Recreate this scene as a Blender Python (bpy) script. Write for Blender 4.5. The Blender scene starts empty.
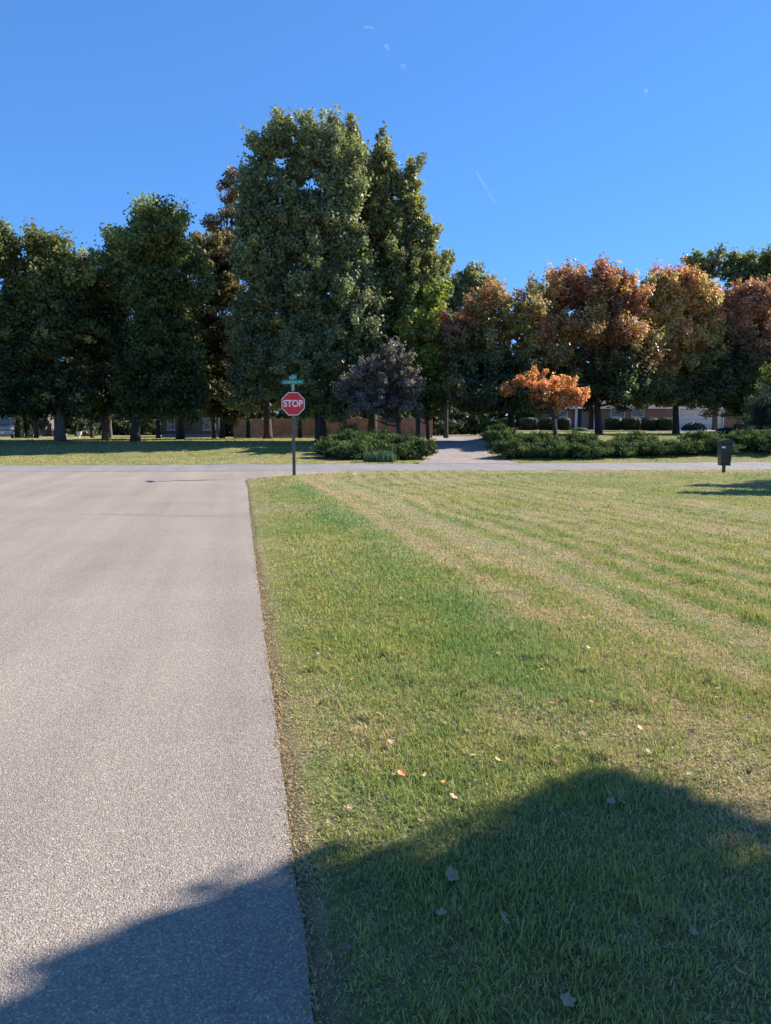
import bpy, bmesh, math, random
import numpy as np
from mathutils import Vector, Matrix
PI = math.pi
C = bpy.context.scene.collection
W, H, F = 771, 1024, 740.0
CAMH = 1.6
PITCH = math.atan(87.0 / F)
cp, sp = math.cos(PITCH), math.sin(PITCH)
CX = 385.5
rnd = random.Random(7)

# ---------------------------------------------------------------- helpers
def G(px, py, h=0.0):
    """ground point (x, y) seen at that pixel of the photo, on the plane z=h"""
    v = (py - 512) / F
    y = (CAMH - h) * (cp - v * sp) / (v * cp + sp)
    d = y * cp + (CAMH - h) * sp
    return ((px - CX) / F * d, y)
def X(px, y, h=1.0):
    return (px - CX) / F * (y * cp + (CAMH - h) * sp)
def Z(py, y):
    v = (py - 512) / F
    return CAMH - y * (v * cp + sp) / (cp - v * sp)
def M(px_n, y):              # pixels -> metres at distance y
    return px_n / F * y

def link(o, parent=None):
    C.objects.link(o)
    if parent is not None: o.parent = parent
    return o
def tag(o, label=None, cat=None, group=None, kind=None):
    if label: o['label'] = label
    if cat: o['category'] = cat
    if group: o['group'] = group
    if kind: o['kind'] = kind
    return o
def empty(name, loc, rz=0.0):
    o = bpy.data.objects.new(name, None); o.empty_display_size = .3
    o.location = loc; o.rotation_euler = (0, 0, rz)
    return link(o)
def copy_tree(o, parent=None):
    c = o.copy(); C.objects.link(c); c.parent = parent
    for ch in [k for k in bpy.data.objects if k.parent == o]:
        copy_tree(ch, c)
    return c

def np_mesh(name, verts, faces, mat, cols=None, parent=None, smooth=False):
    """verts (N,3); faces (M,k) int; cols per vertex (N,3)"""
    verts = np.asarray(verts, dtype=np.float32); faces = np.asarray(faces, dtype=np.int32)
    me = bpy.data.meshes.new(name)
    me.vertices.add(len(verts)); me.vertices.foreach_set('co', verts.ravel())
    k = faces.shape[1]; m = len(faces)
    me.loops.add(m * k); me.loops.foreach_set('vertex_index', faces.ravel())
    me.polygons.add(m); me.polygons.foreach_set('loop_start', np.arange(0, m * k, k, dtype=np.int32))
    try: me.polygons.foreach_set('loop_total', np.full(m, k, dtype=np.int32))
    except Exception: pass
    if smooth: me.polygons.foreach_set('use_smooth', np.ones(m, dtype=bool))
    me.update(calc_edges=True)
    if cols is not None:
        a = me.color_attributes.new('Col', 'FLOAT_COLOR', 'POINT')
        c4 = np.ones((len(verts), 4), dtype=np.float32); c4[:, :3] = cols
        a.data.foreach_set('color', c4.ravel())
    me.materials.append(mat)
    return link(bpy.data.objects.new(name, me), parent)

class MB:
    """collects shapes, builds ONE mesh object"""
    def __init__(s): s.bm = bmesh.new()
    def box(s, cx, cy, cz, sx, sy, sz, bev=0.0, rz=0.0, rx=0.0, taper=1.0):
        r = bmesh.ops.create_cube(s.bm, size=1.0)
        vs = r['verts']
        for v in vs:
            k = taper if v.co.z < 0 else 1.0
            v.co = Vector((v.co.x * sx * k, v.co.y * sy * k, v.co.z * sz))
        if bev > 0:
            es = list({e for v in vs for e in v.link_edges})
            rr = bmesh.ops.bevel(s.bm, geom=es, offset=bev, segments=2, affect='EDGES', profile=.6)
            vs = list({v for f in rr['faces'] for v in f.verts} | {v for v in vs if v.is_valid})
        m = Matrix.Translation((cx, cy, cz)) @ Matrix.Rotation(rz, 4, 'Z') @ Matrix.Rotation(rx, 4, 'X')
        bmesh.ops.transform(s.bm, matrix=m, verts=[v for v in vs if v.is_valid])
        return s
    def prism(s, pts, axis, a, b):
        """polygon pts (2D) extruded along axis from a to b. axis 'y': pts are (x,z); 'x': (y,z); 'z': (x,y)"""
        def mk(p, t):
            return {'y': (p[0], t, p[1]), 'x': (t, p[0], p[1]), 'z': (p[0], p[1], t)}[axis]
        v0 = [s.bm.verts.new(mk(p, a)) for p in pts]; v1 = [s.bm.verts.new(mk(p, b)) for p in pts]
        n = len(pts)
        fs = [s.bm.faces.new(v0), s.bm.faces.new(v1[::-1])]
        for i in range(n): fs.append(s.bm.faces.new((v0[(i + 1) % n], v0[i], v1[i], v1[(i + 1) % n])))
        bmesh.ops.recalc_face_normals(s.bm, faces=fs)
        return s
    def tube(s, pts, rad, n=8):
        rings = []
        pts = [Vector(p) for p in pts]
        for i, p in enumerate(pts):
            d = (pts[min(i + 1, len(pts) - 1)] - pts[max(i - 1, 0)]).normalized()
            a = d.orthogonal().normalized() if i == 0 else (pa - d * pa.dot(d)).normalized()
            pa = a; b = d.cross(a)
            r = rad[i] if hasattr(rad, '__len__') else rad
            rings.append([s.bm.verts.new(p + (a * math.cos(2 * PI * k / n) + b * math.sin(2 * PI * k / n)) * r) for k in range(n)])
        for i in range(len(rings) - 1):
            for k in range(n):
                f = s.bm.faces.new((rings[i][k], rings[i][(k + 1) % n], rings[i + 1][(k + 1) % n], rings[i + 1][k])); f.smooth = True
        s.bm.faces.new(rings[0][::-1]); s.bm.faces.new(rings[-1])
        return s
    def lathe(s, prof, cx, cy, cz, n=20):
        rings = [[s.bm.verts.new((cx + r * math.cos(2 * PI * k / n), cy + r * math.sin(2 * PI * k / n), cz + z)) for k in range(n)] for r, z in prof]
        for i in range(len(rings) - 1):
            for k in range(n):
                f = s.bm.faces.new((rings[i][k], rings[i][(k + 1) % n], rings[i + 1][(k + 1) % n], rings[i + 1][k])); f.smooth = True
        s.bm.faces.new(rings[0][::-1]); s.bm.faces.new(rings[-1])
        return s
    def build(s, name, mat, parent=None):
        me = bpy.data.meshes.new(name); s.bm.to_mesh(me); s.bm.free()
        me.materials.append(mat)
        return link(bpy.data.objects.new(name, me), parent)

# ---------------------------------------------------------------- materials
def newmat(name):
    m = bpy.data.materials.new(name); m.use_nodes = True
    nt = m.node_tree; nt.nodes.clear()
    out = nt.nodes.new('ShaderNodeOutputMaterial')
    return m, nt, out
def N(nt, t, **kw):
    n = nt.nodes.new('ShaderNode' + t)
    for k, v in kw.items():
        if hasattr(n, k): setattr(n, k, v)
        else: n.inputs[k.replace('_', ' ')].default_value = v
    return n
def noise(nt, scale, detail=4, rough=.6, obj=True, vec=None):
    n = nt.nodes.new('ShaderNodeTexNoise'); n.inputs['Scale'].default_value = scale
    n.inputs['Detail'].default_value = detail; n.inputs['Roughness'].default_value = rough
    if vec is None:
        tc = nt.nodes.new('ShaderNodeTexCoord'); vec = tc.outputs['Object']
    nt.links.new(vec, n.inputs['Vector'])
    return n
def ramp(nt, fac, stops):
    r = nt.nodes.new('ShaderNodeValToRGB'); e = r.color_ramp.elements
    while len(e) < len(stops): e.new(.5)
    for el, (p, c) in zip(e, stops):
        el.position = p; el.color = (*c, 1) if len(c) == 3 else c
    nt.links.new(fac, r.inputs['Fac']); return r
def mixc(nt, fac, a, b, mode='MIX'):
    m = nt.nodes.new('ShaderNodeMix'); m.data_type = 'RGBA'; m.blend_type = mode
    for s, v in ((0, fac), (6, a), (7, b)):
        if isinstance(v, (int, float)): m.inputs[s].default_value = v
        elif isinstance(v, tuple): m.inputs[s].default_value = (*v, 1)
        else: nt.links.new(v, m.inputs[s])
    return m.outputs[2]
def paint(name, col, rough=.6, var=.25, scale=3.0, metal=0.0, bump=0.0, bscale=40, coat=0.0):
    m, nt, out = newmat(name)
    b = nt.nodes.new('ShaderNodeBsdfPrincipled')
    n = noise(nt, scale, 5)
    lo = tuple(c * (1 - var) for c in col); hi = tuple(min(1, c * (1 + var)) for c in col)
    r = ramp(nt, n.outputs[0], [(.3, lo), (.7, hi)])
    nt.links.new(r.outputs[0], b.inputs['Base Color'])
    b.inputs['Roughness'].default_value = rough; b.inputs['Metallic'].default_value = metal
    b.inputs['Coat Weight'].default_value = coat
    if bump:
        n2 = noise(nt, bscale, 3); bp = nt.nodes.new('ShaderNodeBump'); bp.inputs['Strength'].default_value = bump
        bp.inputs['Distance'].default_value = .02
        nt.links.new(n2.outputs[0], bp.inputs['Height']); nt.links.new(bp.outputs[0], b.inputs['Normal'])
    nt.links.new(b.outputs[0], out.inputs[0])
    return m
def foliage_mat(name, trans=.35, rough=.55, spec=.3, tint=(1.25, 1.15, .6)):
    m, nt, out = newmat(name)
    a = nt.nodes.new('ShaderNodeAttribute'); a.attribute_name = 'Col'
    b = nt.nodes.new('ShaderNodeBsdfPrincipled'); b.inputs['Roughness'].default_value = rough
    b.inputs['Specular IOR Level'].default_value = spec
    nt.links.new(a.outputs['Color'], b.inputs['Base Color'])
    t = nt.nodes.new('ShaderNodeBsdfTranslucent')
    tc = mixc(nt, 1.0, a.outputs['Color'], tint, 'MULTIPLY'); nt.links.new(tc, t.inputs['Color'])
    mx = nt.nodes.new('ShaderNodeMixShader'); mx.inputs[0].default_value = trans
    nt.links.new(b.outputs[0], mx.inputs[1]); nt.links.new(t.outputs[0], mx.inputs[2])
    nt.links.new(mx.outputs[0], out.inputs[0])
    return m
LEAF = foliage_mat('leaf', .40, .5, .35, (1.15, 1.15, .7))
NEEDLE = foliage_mat('needle', .2, .7, .1)
BLADE = foliage_mat('grass_blade', .28, .7, .04, (1.15, 1.1, .7))
def bark_mat(name, a, b):
    m, nt, out = newmat(name)
    tc = nt.nodes.new('ShaderNodeTexCoord'); mp = nt.nodes.new('ShaderNodeMapping')
    mp.inputs['Scale'].default_value = (6, 6, 1); nt.links.new(tc.outputs['Object'], mp.inputs[0])
    n = noise(nt, 2.5, 6, .7, vec=mp.outputs[0])
    r = ramp(nt, n.outputs[0], [(.35, a), (.65, b)])
    p = nt.nodes.new('ShaderNodeBsdfPrincipled'); p.inputs['Roughness'].default_value = .9
    nt.links.new(r.outputs[0], p.inputs['Base Color'])
    bp = nt.nodes.new('ShaderNodeBump'); bp.inputs['Strength'].default_value = .8; bp.inputs['Distance'].default_value = .05
    nt.links.new(n.outputs[0], bp.inputs['Height']); nt.links.new(bp.outputs[0], p.inputs['Normal'])
    nt.links.new(p.outputs[0], out.inputs[0]); return m
BARK = bark_mat('bark', (.028, .023, .02), (.08, .065, .053))
BARK_PALE = bark_mat('bark_pale', (.055, .047, .04), (.15, .125, .105))
def brick_mat():
    m, nt, out = newmat('brick')
    tc = nt.nodes.new('ShaderNodeTexCoord')
    sx = nt.nodes.new('ShaderNodeSeparateXYZ'); nt.links.new(tc.outputs['Object'], sx.inputs[0])
    ad = nt.nodes.new('ShaderNodeMath'); ad.operation = 'ADD'
    nt.links.new(sx.outputs[0], ad.inputs[0]); nt.links.new(sx.outputs[1], ad.inputs[1])
    cx = nt.nodes.new('ShaderNodeCombineXYZ'); nt.links.new(ad.outputs[0], cx.inputs[0]); nt.links.new(sx.outputs[2], cx.inputs[1])
    b = nt.nodes.new('ShaderNodeTexBrick'); nt.links.new(cx.outputs[0], b.inputs[0])
    b.inputs['Color1'].default_value = (.30, .13, .085, 1); b.inputs['Color2'].default_value = (.22, .09, .065, 1)
    b.inputs['Mortar'].default_value = (.32, .28, .25, 1); b.inputs['Scale'].default_value = 1
    b.inputs['Brick Width'].default_value = .22; b.inputs['Row Height'].default_value = .075; b.inputs['Mortar Size'].default_value = .008
    n = noise(nt, .8, 4); c = mixc(nt, .35, b.outputs[0], n.outputs[0], 'MULTIPLY')
    p = nt.nodes.new('ShaderNodeBsdfPrincipled'); p.inputs['Roughness'].default_value = .9
    nt.links.new(c, p.inputs['Base Color']); nt.links.new(p.outputs[0], out.inputs[0]); return m
BRICK = brick_mat()
def siding_mat(name, col, pitch=.18):
    m, nt, out = newmat(name)
    tc = nt.nodes.new('ShaderNodeTexCoord')
    w = nt.nodes.new('ShaderNodeTexWave'); w.bands_direction = 'Z'; w.wave_profile = 'SAW'
    w.inputs['Scale'].default_value = 1 / pitch / 2 / PI * 2; nt.links.new(tc.outputs['Object'], w.inputs[0])
    n = noise(nt, 1.2, 5)
    r = ramp(nt, n.outputs[0], [(.3, tuple(c * .8 for c in col)), (.7, tuple(c * 1.2 for c in col))])
    p = nt.nodes.new('ShaderNodeBsdfPrincipled'); p.inputs['Roughness'].default_value = .75
    nt.links.new(r.outputs[0], p.inputs['Base Color'])
    bp = nt.nodes.new('ShaderNodeBump'); bp.inputs['Distance'].default_value = .02
    nt.links.new(w.outputs[0], bp.inputs['Height']); nt.links.new(bp.outputs[0], p.inputs['Normal'])
    nt.links.new(p.outputs[0], out.inputs[0]); return m
def glass_mat():
    m, nt, out = newmat('window_glass')
    p = nt.nodes.new('ShaderNodeBsdfPrincipled'); p.inputs['Roughness'].default_value = .08
    p.inputs['Base Color'].default_value = (.015, .018, .022, 1); p.inputs['Specular IOR Level'].default_value = .8
    nt.links.new(p.outputs[0], out.inputs[0]); return m
GLASS = glass_mat()
WHITE = paint('white_trim', (.62, .62, .6), .55, .08)
SHINGLE = paint('shingle', (.07, .065, .06), .95, .35, 6, bump=.6)
SHINGLE_BROWN = paint('shingle_brown', (.10, .075, .06), .95, .35, 6, bump=.6)

def asphalt(name, a, b, patch, speck=1.0):
    m, nt, out = newmat(name)
    tc = nt.nodes.new('ShaderNodeTexCoord')
    p = nt.nodes.new('ShaderNodeBsdfPrincipled'); p.inputs['Roughness'].default_value = .88
    p.inputs['Specular IOR Level'].default_value = .25
    v = nt.nodes.new('ShaderNodeTexVoronoi'); v.inputs['Scale'].default_value = 150; nt.links.new(tc.outputs['Object'], v.inputs[0])
    sepc = nt.nodes.new('ShaderNodeSeparateColor'); nt.links.new(v.outputs['Color'], sepc.inputs[0])
    st = ramp(nt, sepc.outputs[0], [(0, a), (.55, tuple((i + j) / 2 for i, j in zip(a, b))), (.85, b), (1, tuple(min(1, c * 1.45) for c in b))])
    gap = ramp(nt, v.outputs['Distance'], [(.35, (1, 1, 1)), (.75, (.5, .49, .48))])
    c = mixc(nt, .55 * speck, st.outputs[0], gap.outputs[0], 'MULTIPLY')
    n1 = noise(nt, 40, 5, .75); r1 = ramp(nt, n1.outputs[0], [(.3, (.78, .78, .78)), (.7, (1.2, 1.2, 1.2))])
    c = mixc(nt, .8, c, r1.outputs[0], 'MULTIPLY')
    n2 = noise(nt, .55, 5, .6); r2 = ramp(nt, n2.outputs[0], [(.3, patch), (.7, (1.08, 1.05, 1.03))])
    c = mixc(nt, .85, c, r2.outputs[0], 'MULTIPLY')
    # faint traffic streaks along the road
    mp = nt.nodes.new('ShaderNodeMapping'); mp.vector_type = 'TEXTURE'; mp.inputs['Rotation'].default_value = (0, 0, math.atan(.198)); mp.inputs['Scale'].default_value = (.6, 14, 1); nt.links.new(tc.outputs['Object'], mp.inputs[0])
    n3 = noise(nt, 1.0, 3, .6, vec=mp.outputs[0]); r3 = ramp(nt, n3.outputs[0], [(.3, (.86, .86, .87)), (.7, (1.08, 1.07, 1.05))])
    c = mixc(nt, 1.0, c, r3.outputs[0], 'MULTIPLY')
    nt.links.new(c, p.inputs['Base Color'])
    bp = nt.nodes.new('ShaderNodeBump'); bp.inputs['Strength'].default_value = .9; bp.inputs['Distance'].default_value = .004
    ad = nt.nodes.new('ShaderNodeMath'); ad.operation = 'SUBTRACT'
    nt.links.new(n1.outputs[0], ad.inputs[0]); nt.links.new(v.outputs['Distance'], ad.inputs[1])
    nt.links.new(ad.outputs[0], bp.inputs['Height']); nt.links.new(bp.outputs[0], p.inputs['Normal'])
    nt.links.new(p.outputs[0], out.inputs[0]); return m
ASPH = asphalt('worn_asphalt', (.262, .218, .182), (.385, .324, .270), (.86, .85, .84))
ASPH2 = asphalt('cross_asphalt', (.22, .205, .2), (.31, .295, .285), (.85, .85, .86))
CONC = asphalt('pink_aggregate', (.24, .2, .18), (.40, .34, .31), (.8, .8, .8), .7)
CONC2 = asphalt('pale_concrete', (.38, .36, .34), (.5, .48, .45), (.85, .85, .85), .3)
TAR = paint('tar', (.02, .02, .02), .5, .3)
CRACK = paint('crack_fill', (.15, .13, .12), .8, .3)

# ---------------------------------------------------------------- world / light
AZ = Vector((.908, .415, 0)).normalized(); ELEV = math.radians(35.5)
SUN = Vector((AZ.x * math.cos(ELEV), AZ.y * math.cos(ELEV), math.sin(ELEV)))
sc = bpy.context.scene
w = bpy.data.worlds.new('World'); sc.world = w; w.use_nodes = True
nt = w.node_tree; nt.nodes.clear()
sky = nt.nodes.new('ShaderNodeTexSky'); sky.sky_type = 'NISHITA'; sky.sun_disc = False
sky.sun_elevation = ELEV; sky.sun_rotation = math.atan2(AZ.x, AZ.y)
sky.altitude = 200; sky.air_density = 1.0; sky.dust_density = 0; sky.ozone_density = 5
gm_ = nt.nodes.new('ShaderNodeGamma'); gm_.inputs['Gamma'].default_value = .6; nt.links.new(sky.outputs[0], gm_.inputs[0])
skc = mixc(nt, 1.0, gm_.outputs[0], (.515, 1.046, 1.806), 'MULTIPLY')
bg = nt.nodes.new('ShaderNodeBackground'); bg.inputs['Strength'].default_value = .1
wo = nt.nodes.new('ShaderNodeOutputWorld')
nt.links.new(skc, bg.inputs[0]); nt.links.new(bg.outputs[0], wo.inputs[0])
sl = bpy.data.lights.new('sun', 'SUN'); sl.energy = 5.0; sl.angle = math.radians(.53); sl.color = (1, .95, .86)
so = link(bpy.data.objects.new('sun', sl)); so.rotation_euler = (-SUN).to_track_quat('-Z', 'Y').to_euler(); so.location = (20, 10, 40)
cam = bpy.data.cameras.new('camera'); cam.sensor_fit = 'VERTICAL'; cam.sensor_height = 24; cam.lens = F * 24 / 1024
cam.clip_end = 12000; cam.clip_start = .05
co = link(bpy.data.objects.new('camera', cam)); co.location = (0, 0, CAMH); co.rotation_euler = (PI / 2 - PITCH, 0, 0)
sc.camera = co
sc.view_settings.view_transform = 'Standard'; sc.view_settings.look = 'None'; sc.view_settings.gamma = 1
sc.view_settings.use_curve_mapping = False; sc.view_settings.exposure = 1.1
try:
    sc.cycles.use_denoising = True; sc.cycles.denoiser = 'OPENIMAGEDENOISE'
    sc.cycles.max_bounces = 8; sc.cycles.diffuse_bounces = 3; sc.cycles.transparent_max_bounces = 8
    sc.cycles.volume_bounces = 0
except Exception: pass

# ---------------------------------------------------------------- road frame
O = np.array([.17, 0.0]); U = np.array([-.198, 1.0]); U /= np.linalg.norm(U); R = np.array([U[1], -U[0]])
def ts(t, s): return O + R * t + U * s
def to_ts(x, y):
    dx, dy = x - O[0], y - O[1]
    return dx * R[0] + dy * R[1], dx * U[0] + dy * U[1]
nearL, nearR = np.array(G(0, 471.8)), np.array(G(771, 469.9))
farL, farR = np.array(G(0, 465.6)), np.array(G(771, 462.3))
def ext(a, b, k0, k1):
    d = (b - a) / np.linalg.norm(b - a); return a - d * k0, b + d * k1
n0, n1 = ext(nearL, nearR, 150, 150); f0, f1 = ext(farL, farR, 150, 150)
cross_poly = [n0, n1, f1, f0]
mid_near = (nearL + nearR) / 2
# right corner of the mouth, then left corner (beyond the frame's left edge)
corner_px = [(247, 485), (244.5, 481.5), (247.5, 479.3), (258, 478.0), (275, 476.6), (300, 474.7), (335, 472.6), (378, 471.2)]
right_edge = [tuple(ts(0, -40)), tuple(ts(0, 0)), tuple(ts(0, 6)), tuple(ts(0, 12))] + [G(*p) for p in corner_px]
left_edge = [tuple(ts(-6.1, -40)), tuple(ts(-6.15, 8)), tuple(ts(-6.2, 19.6)), tuple(ts(-6.7, 21.2)), tuple(ts(-8.2, 22.4)), tuple(ts(-11, 23.1)), tuple(ts(-15, 23.6))]
# shift the last left point on to the cross road
dn = (n1 - n0) / np.linalg.norm(n1 - n0); nn = np.array([-dn[1], dn[0]])
def on_near(p, over=.25):
    p = np.array(p); return tuple(p - nn * ((p - n0) @ nn) + nn * over)
mouth = right_edge + [on_near(right_edge[-1])] + [on_near(left_edge[-1])] + left_edge[::-1]
drive_L = [G(418, 463.8), G(433, 458.8), G(437, 452), G(434, 446), (X(431, 62), 62.0), (X(424, 74), 74.0), (X(395, 84), 84)]
drive_R = [G(520, 463.4), G(487, 459.2), G(483, 452), G(480, 446), (X(477, 62), 62.0), (X(474, 76), 76.0), (X(440, 90), 90)]
drive_poly = drive_L + drive_R[::-1]

def seg_dist(x, y, poly, closed=True):
    P = np.array(poly, float); Q = np.roll(P, -1, 0)
    if not closed: P, Q = P[:-1], Q[:-1]
    d = np.full(x.shape, 1e9); inside = np.zeros(x.shape, bool)
    for (ax, ay), (bx, by) in zip(P, Q):
        ex, ey = bx - ax, by - ay; L = ex * ex + ey * ey + 1e-12
        k = np.clip(((x - ax) * ex + (y - ay) * ey) / L, 0, 1)
        d = np.minimum(d, np.hypot(x - ax - k * ex, y - ay - k * ey))
        if closed and abs(by - ay) > 1e-9:
            c = ((ay > y) != (by > y)) & (x < (bx - ax) * (y - ay) / (by - ay) + ax); inside ^= c
    return (np.where(inside, -d, d) if closed else d)
def vnoise(x, y, scale, seed=0):
    """smooth value noise 0..1"""
    r = np.random.RandomState(seed); T = r.rand(256, 256)
    u, v = x / scale + 1000.3, y / scale + 1000.7
    i, j = np.floor(u).astype(int), np.floor(v).astype(int); fu, fv = u - i, v - j
    fu = fu * fu * (3 - 2 * fu); fv = fv * fv * (3 - 2 * fv)
    g = lambda a, b: T[a % 256, b % 256]
    return (g(i, j) * (1 - fu) + g(i + 1, j) * fu) * (1 - fv) + (g(i, j + 1) * (1 - fu) + g(i + 1, j + 1) * fu) * fv
def fbm(x, y, scale, seed=0):
    return (vnoise(x, y, scale, seed) * .5 + vnoise(x, y, scale / 2.1, seed + 1) * .3 + vnoise(x, y, scale / 4.3, seed + 2) * .2)
def sstep(a, b, x):
    k = np.clip((x - a) / (b - a), 0, 1); return k * k * (3 - 2 * k)
def rise(x, y):
    """the lawn on the right beyond the road climbs to the brick house"""
    r = x / np.maximum(y, 1)
    left = .62 - .34 * sstep(50, 66, y)
    return sstep(31.5, 42, y) * (left + (.98 - left) * sstep(.10, .17, r) * (y > 0))
def road_sd(x, y):
    return np.minimum(seg_dist(x, y, mouth), seg_dist(x, y, cross_poly))
def ground_h(x, y, sd=None, fine=True):
    x = np.asarray(x, float); y = np.asarray(y, float)
    if sd is None: sd = road_sd(x, y)
    sde = sd + (fbm(x, y, .22, 40) - .5) * .09 + (fbm(x, y, .9, 44) - .5) * .08
    h = -.014 + .026 * sstep(-.04, .09, sde) + .055 * sstep(.05, 1.5, sd)
    side = (x - n0[0]) * nn[0] + (y - n0[1]) * nn[1]          # <0 : our side of the cross road
    h = h - .14 * np.exp(-((side + 1.9) / .8) ** 2) * (sd > 0) * sstep(.6, 1.4, sd) * (x > -1)
    h = h + .07 * np.exp(-((side + 4.2) / 1.3) ** 2) * sstep(1.0, 3.0, sd) * (x > -1)
    off = sstep(0, .6, sd)
    h = h + (fbm(x, y, 3.5, 50) - .5) * .07 * off
    if fine: h = h + (fbm(x, y, .35, 52) - .5) * .03 * off
    dd = seg_dist(x, y, drive_poly)
    h = h - .03 * sstep(.25, .05, dd) * (side > 0)
    return h + rise(x, y)
def gh(x, y): return float(ground_h(np.array([x]), np.array([y]))[0])

# worn strips, mowing swaths (places where the grass really is dead or pale)
def wpath(pts): return [G(*p) for p in pts]
S1 = wpath([(312, 481), (340, 494), (371, 509), (405, 527), (438, 547), (490, 577), (568, 622), (650, 676), (771, 765), (950, 920)])
S1b = wpath([(335, 484), (375, 497), (425, 521), (480, 548), (589, 590), (682, 628), (790, 680), (950, 770)])
S3 = wpath([(395, 485), (433, 484.5), (480, 489), (527, 497), (630, 514), (700, 528), (771, 543), (950, 590)])
S3b = wpath([(480, 484), (560, 491), (650, 502), (771, 519), (950, 550)])
GB = wpath([(300, 487), (340, 520), (400, 570), (470, 640), (560, 720), (700, 830), (900, 1000)])
GD = wpath([(420, 600), (480, 650), (560, 715), (660, 790)])
def grass_mix(x, y, seed=0):
    """returns dead amount (0..1), green vigour (0..1), pale amount"""
    sd = seg_dist(x, y, mouth); rs = road_sd(x, y)
    wob = (fbm(x, y, 1.3, 60) - .5) * .8 + (fbm(x, y, .45, 76) - .5) * .35
    P1 = np.array(S1); o1 = np.argsort(P1[:, 1]); east = x - np.interp(y, P1[o1, 1], P1[o1, 0]) + (fbm(x, y, 1.1, 72) - .5) * .22
    wh = np.exp(-((east + .26) / .15) ** 2) + .9 * np.exp(-((east - .40) / .17) ** 2) + .55 * np.exp(-((east - 1.15) / .14) ** 2)
    s1 = np.clip(wh * (.35 + .65 * sstep(4, 8, y)) + .12 * np.exp(-((east - .06) / .5) ** 2), 0, 1.1)
    sw = np.sin(2 * PI * (east + (fbm(x, y, 2.6, 73) - .5) * .55) / .50) * sstep(-.3, .8, east) * sstep(8, 5, east) * (.35 + .9 * fbm(x, y, 1.9, 74))
    s1b = np.exp(-((seg_dist(x, y, S1b, False) + wob * .6) / .22) ** 2)
    s3 = np.exp(-((seg_dist(x, y, S3, False) + wob) / .55) ** 2)
    s3b = np.exp(-((seg_dist(x, y, S3b, False) + wob) / .5) ** 2)
    gb = np.exp(-((seg_dist(x, y, GB, False) + wob) / .42) ** 2) * sstep(2.6, 5.0, y)
    n = fbm(x, y, 1.7, 61); n2 = fbm(x, y, .5, 62); n3 = fbm(x, y, .16, 68)
    dead = .37 + 1.0 * (n - .48) + .8 * (n2 - .5) + .5 * (n3 - .5)
    dead += .72 * s1 + .3 * s1 * sstep(5, 10, y) + .40 * s3 + .32 * s3b + .12 * s1b - .14 * gb
    dead += .95 * np.exp(-(rs / .085) ** 2) + .16 * np.exp(-(rs / .4) ** 2)
    side = (x - n0[0]) * nn[0] + (y - n0[1]) * nn[1]
    dead += .42 * np.exp(-((side + 1.4) / 1.2) ** 2) * (x > -2)
    dead += .36 * sw
    dead += .06 * sstep(-.1, .5, east) * (y < 19.5) * (1 - .5 * sstep(13, 17, y))
    dead += .35 * sstep(46, 52, y) * (x / np.maximum(y, 1) < .1)
    dead += .5 * sstep(52, 60, y) * (x / np.maximum(y, 1) > .1)
    for (px, py, r, k) in ((530, 519, .35, .5), (612, 508, .9, .45), (500, 626, .35, .3), (690, 560, .8, .2), (640, 640, .5, .25)):
        gx, gy = G(px, py); dead += k * np.exp(-(((x - gx) ** 2 + (y - gy) ** 2) / r ** 2))
    green = .32 + .50 * gb - .3 * sw + 1.1 * (fbm(x, y, 2.3, 63) - .5) + .9 * (fbm(x, y, .3, 69) - .5) + .15 * (y > 15) * (x > 4)
    pale = .5 * s1b + .3 * np.exp(-((east - .85) / .2) ** 2) + .5 * np.exp(-((east + .62) / .16) ** 2) * sstep(3, 5, y) + .3 * np.clip(sw, 0, 1) + .25 + .3 * s3b + .35 * np.clip(fbm(x, y, .8, 64) - .45, 0, 1) * 2
    return np.clip(dead, 0, 1), np.clip(green, 0, 1), np.clip(pale, 0, 1)
c_green = np.array([.15, .25, .072]); c_yel = np.array([.35, .335, .09]); c_straw = np.array([.60, .47, .27]); c_brown = np.array([.42, .28, .16]); c_pale = np.array([.36, .39, .21])

# ---------------------------------------------------------------- ground sheet
def grow(start, lim, step, k, lo=None):
    v = [start]
    while v[-1] < lim: v.append(v[-1] + max(step, abs(v[-1] - start) * k))
    return v
tt = np.array(sorted(set([round(a, 4) for a in np.arange(-.4, .42, .03)] + [round(.42 + a, 4) for a in grow(0, 700, .06, .026)] + [round(-.4 - a, 4) for a in grow(0, 700, .10, .035)])))
ss = np.array(sorted(set([round(a, 4) for a in grow(0, 700, .06, .0085)] + [round(-a, 4) for a in grow(0, 500, .25, .12)])))
TT, SS = np.meshgrid(tt, ss)
gx = O[0] + R[0] * TT + U[0] * SS; gy = O[1] + R[1] * TT + U[1] * SS
gxf, gyf = gx.ravel(), gy.ravel()
rsd = road_sd(gxf, gyf)
gz = ground_h(gxf, gyf, rsd)
far = np.hypot(gxf, gyf) > 250
gz[far] = gz[far] * 0 + .9
nr, nc = gx.shape
idx = np.arange(nr * nc).reshape(nr, nc)
faces = np.stack([idx[:-1, :-1], idx[:-1, 1:], idx[1:, 1:], idx[1:, :-1]], -1).reshape(-1, 4)
dead, green, pale = grass_mix(gxf, gyf)
gcol = c_yel + (c_green - c_yel) * green[:, None]
gcol = gcol + (c_straw * .85 - gcol) * dead[:, None]
gcol = gcol + (c_pale - gcol) * (pale * .5)[:, None]
soil = np.exp(-(np.clip(rsd, -.2, 9) / .07) ** 2)
gcol = gcol + (np.array([.24, .175, .11]) - gcol) * (soil * .5)[:, None]
gcol *= .55
gm, nt, out = newmat('lawn_soil')
a = nt.nodes.new('ShaderNodeAttribute'); a.attribute_name = 'Col'
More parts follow.
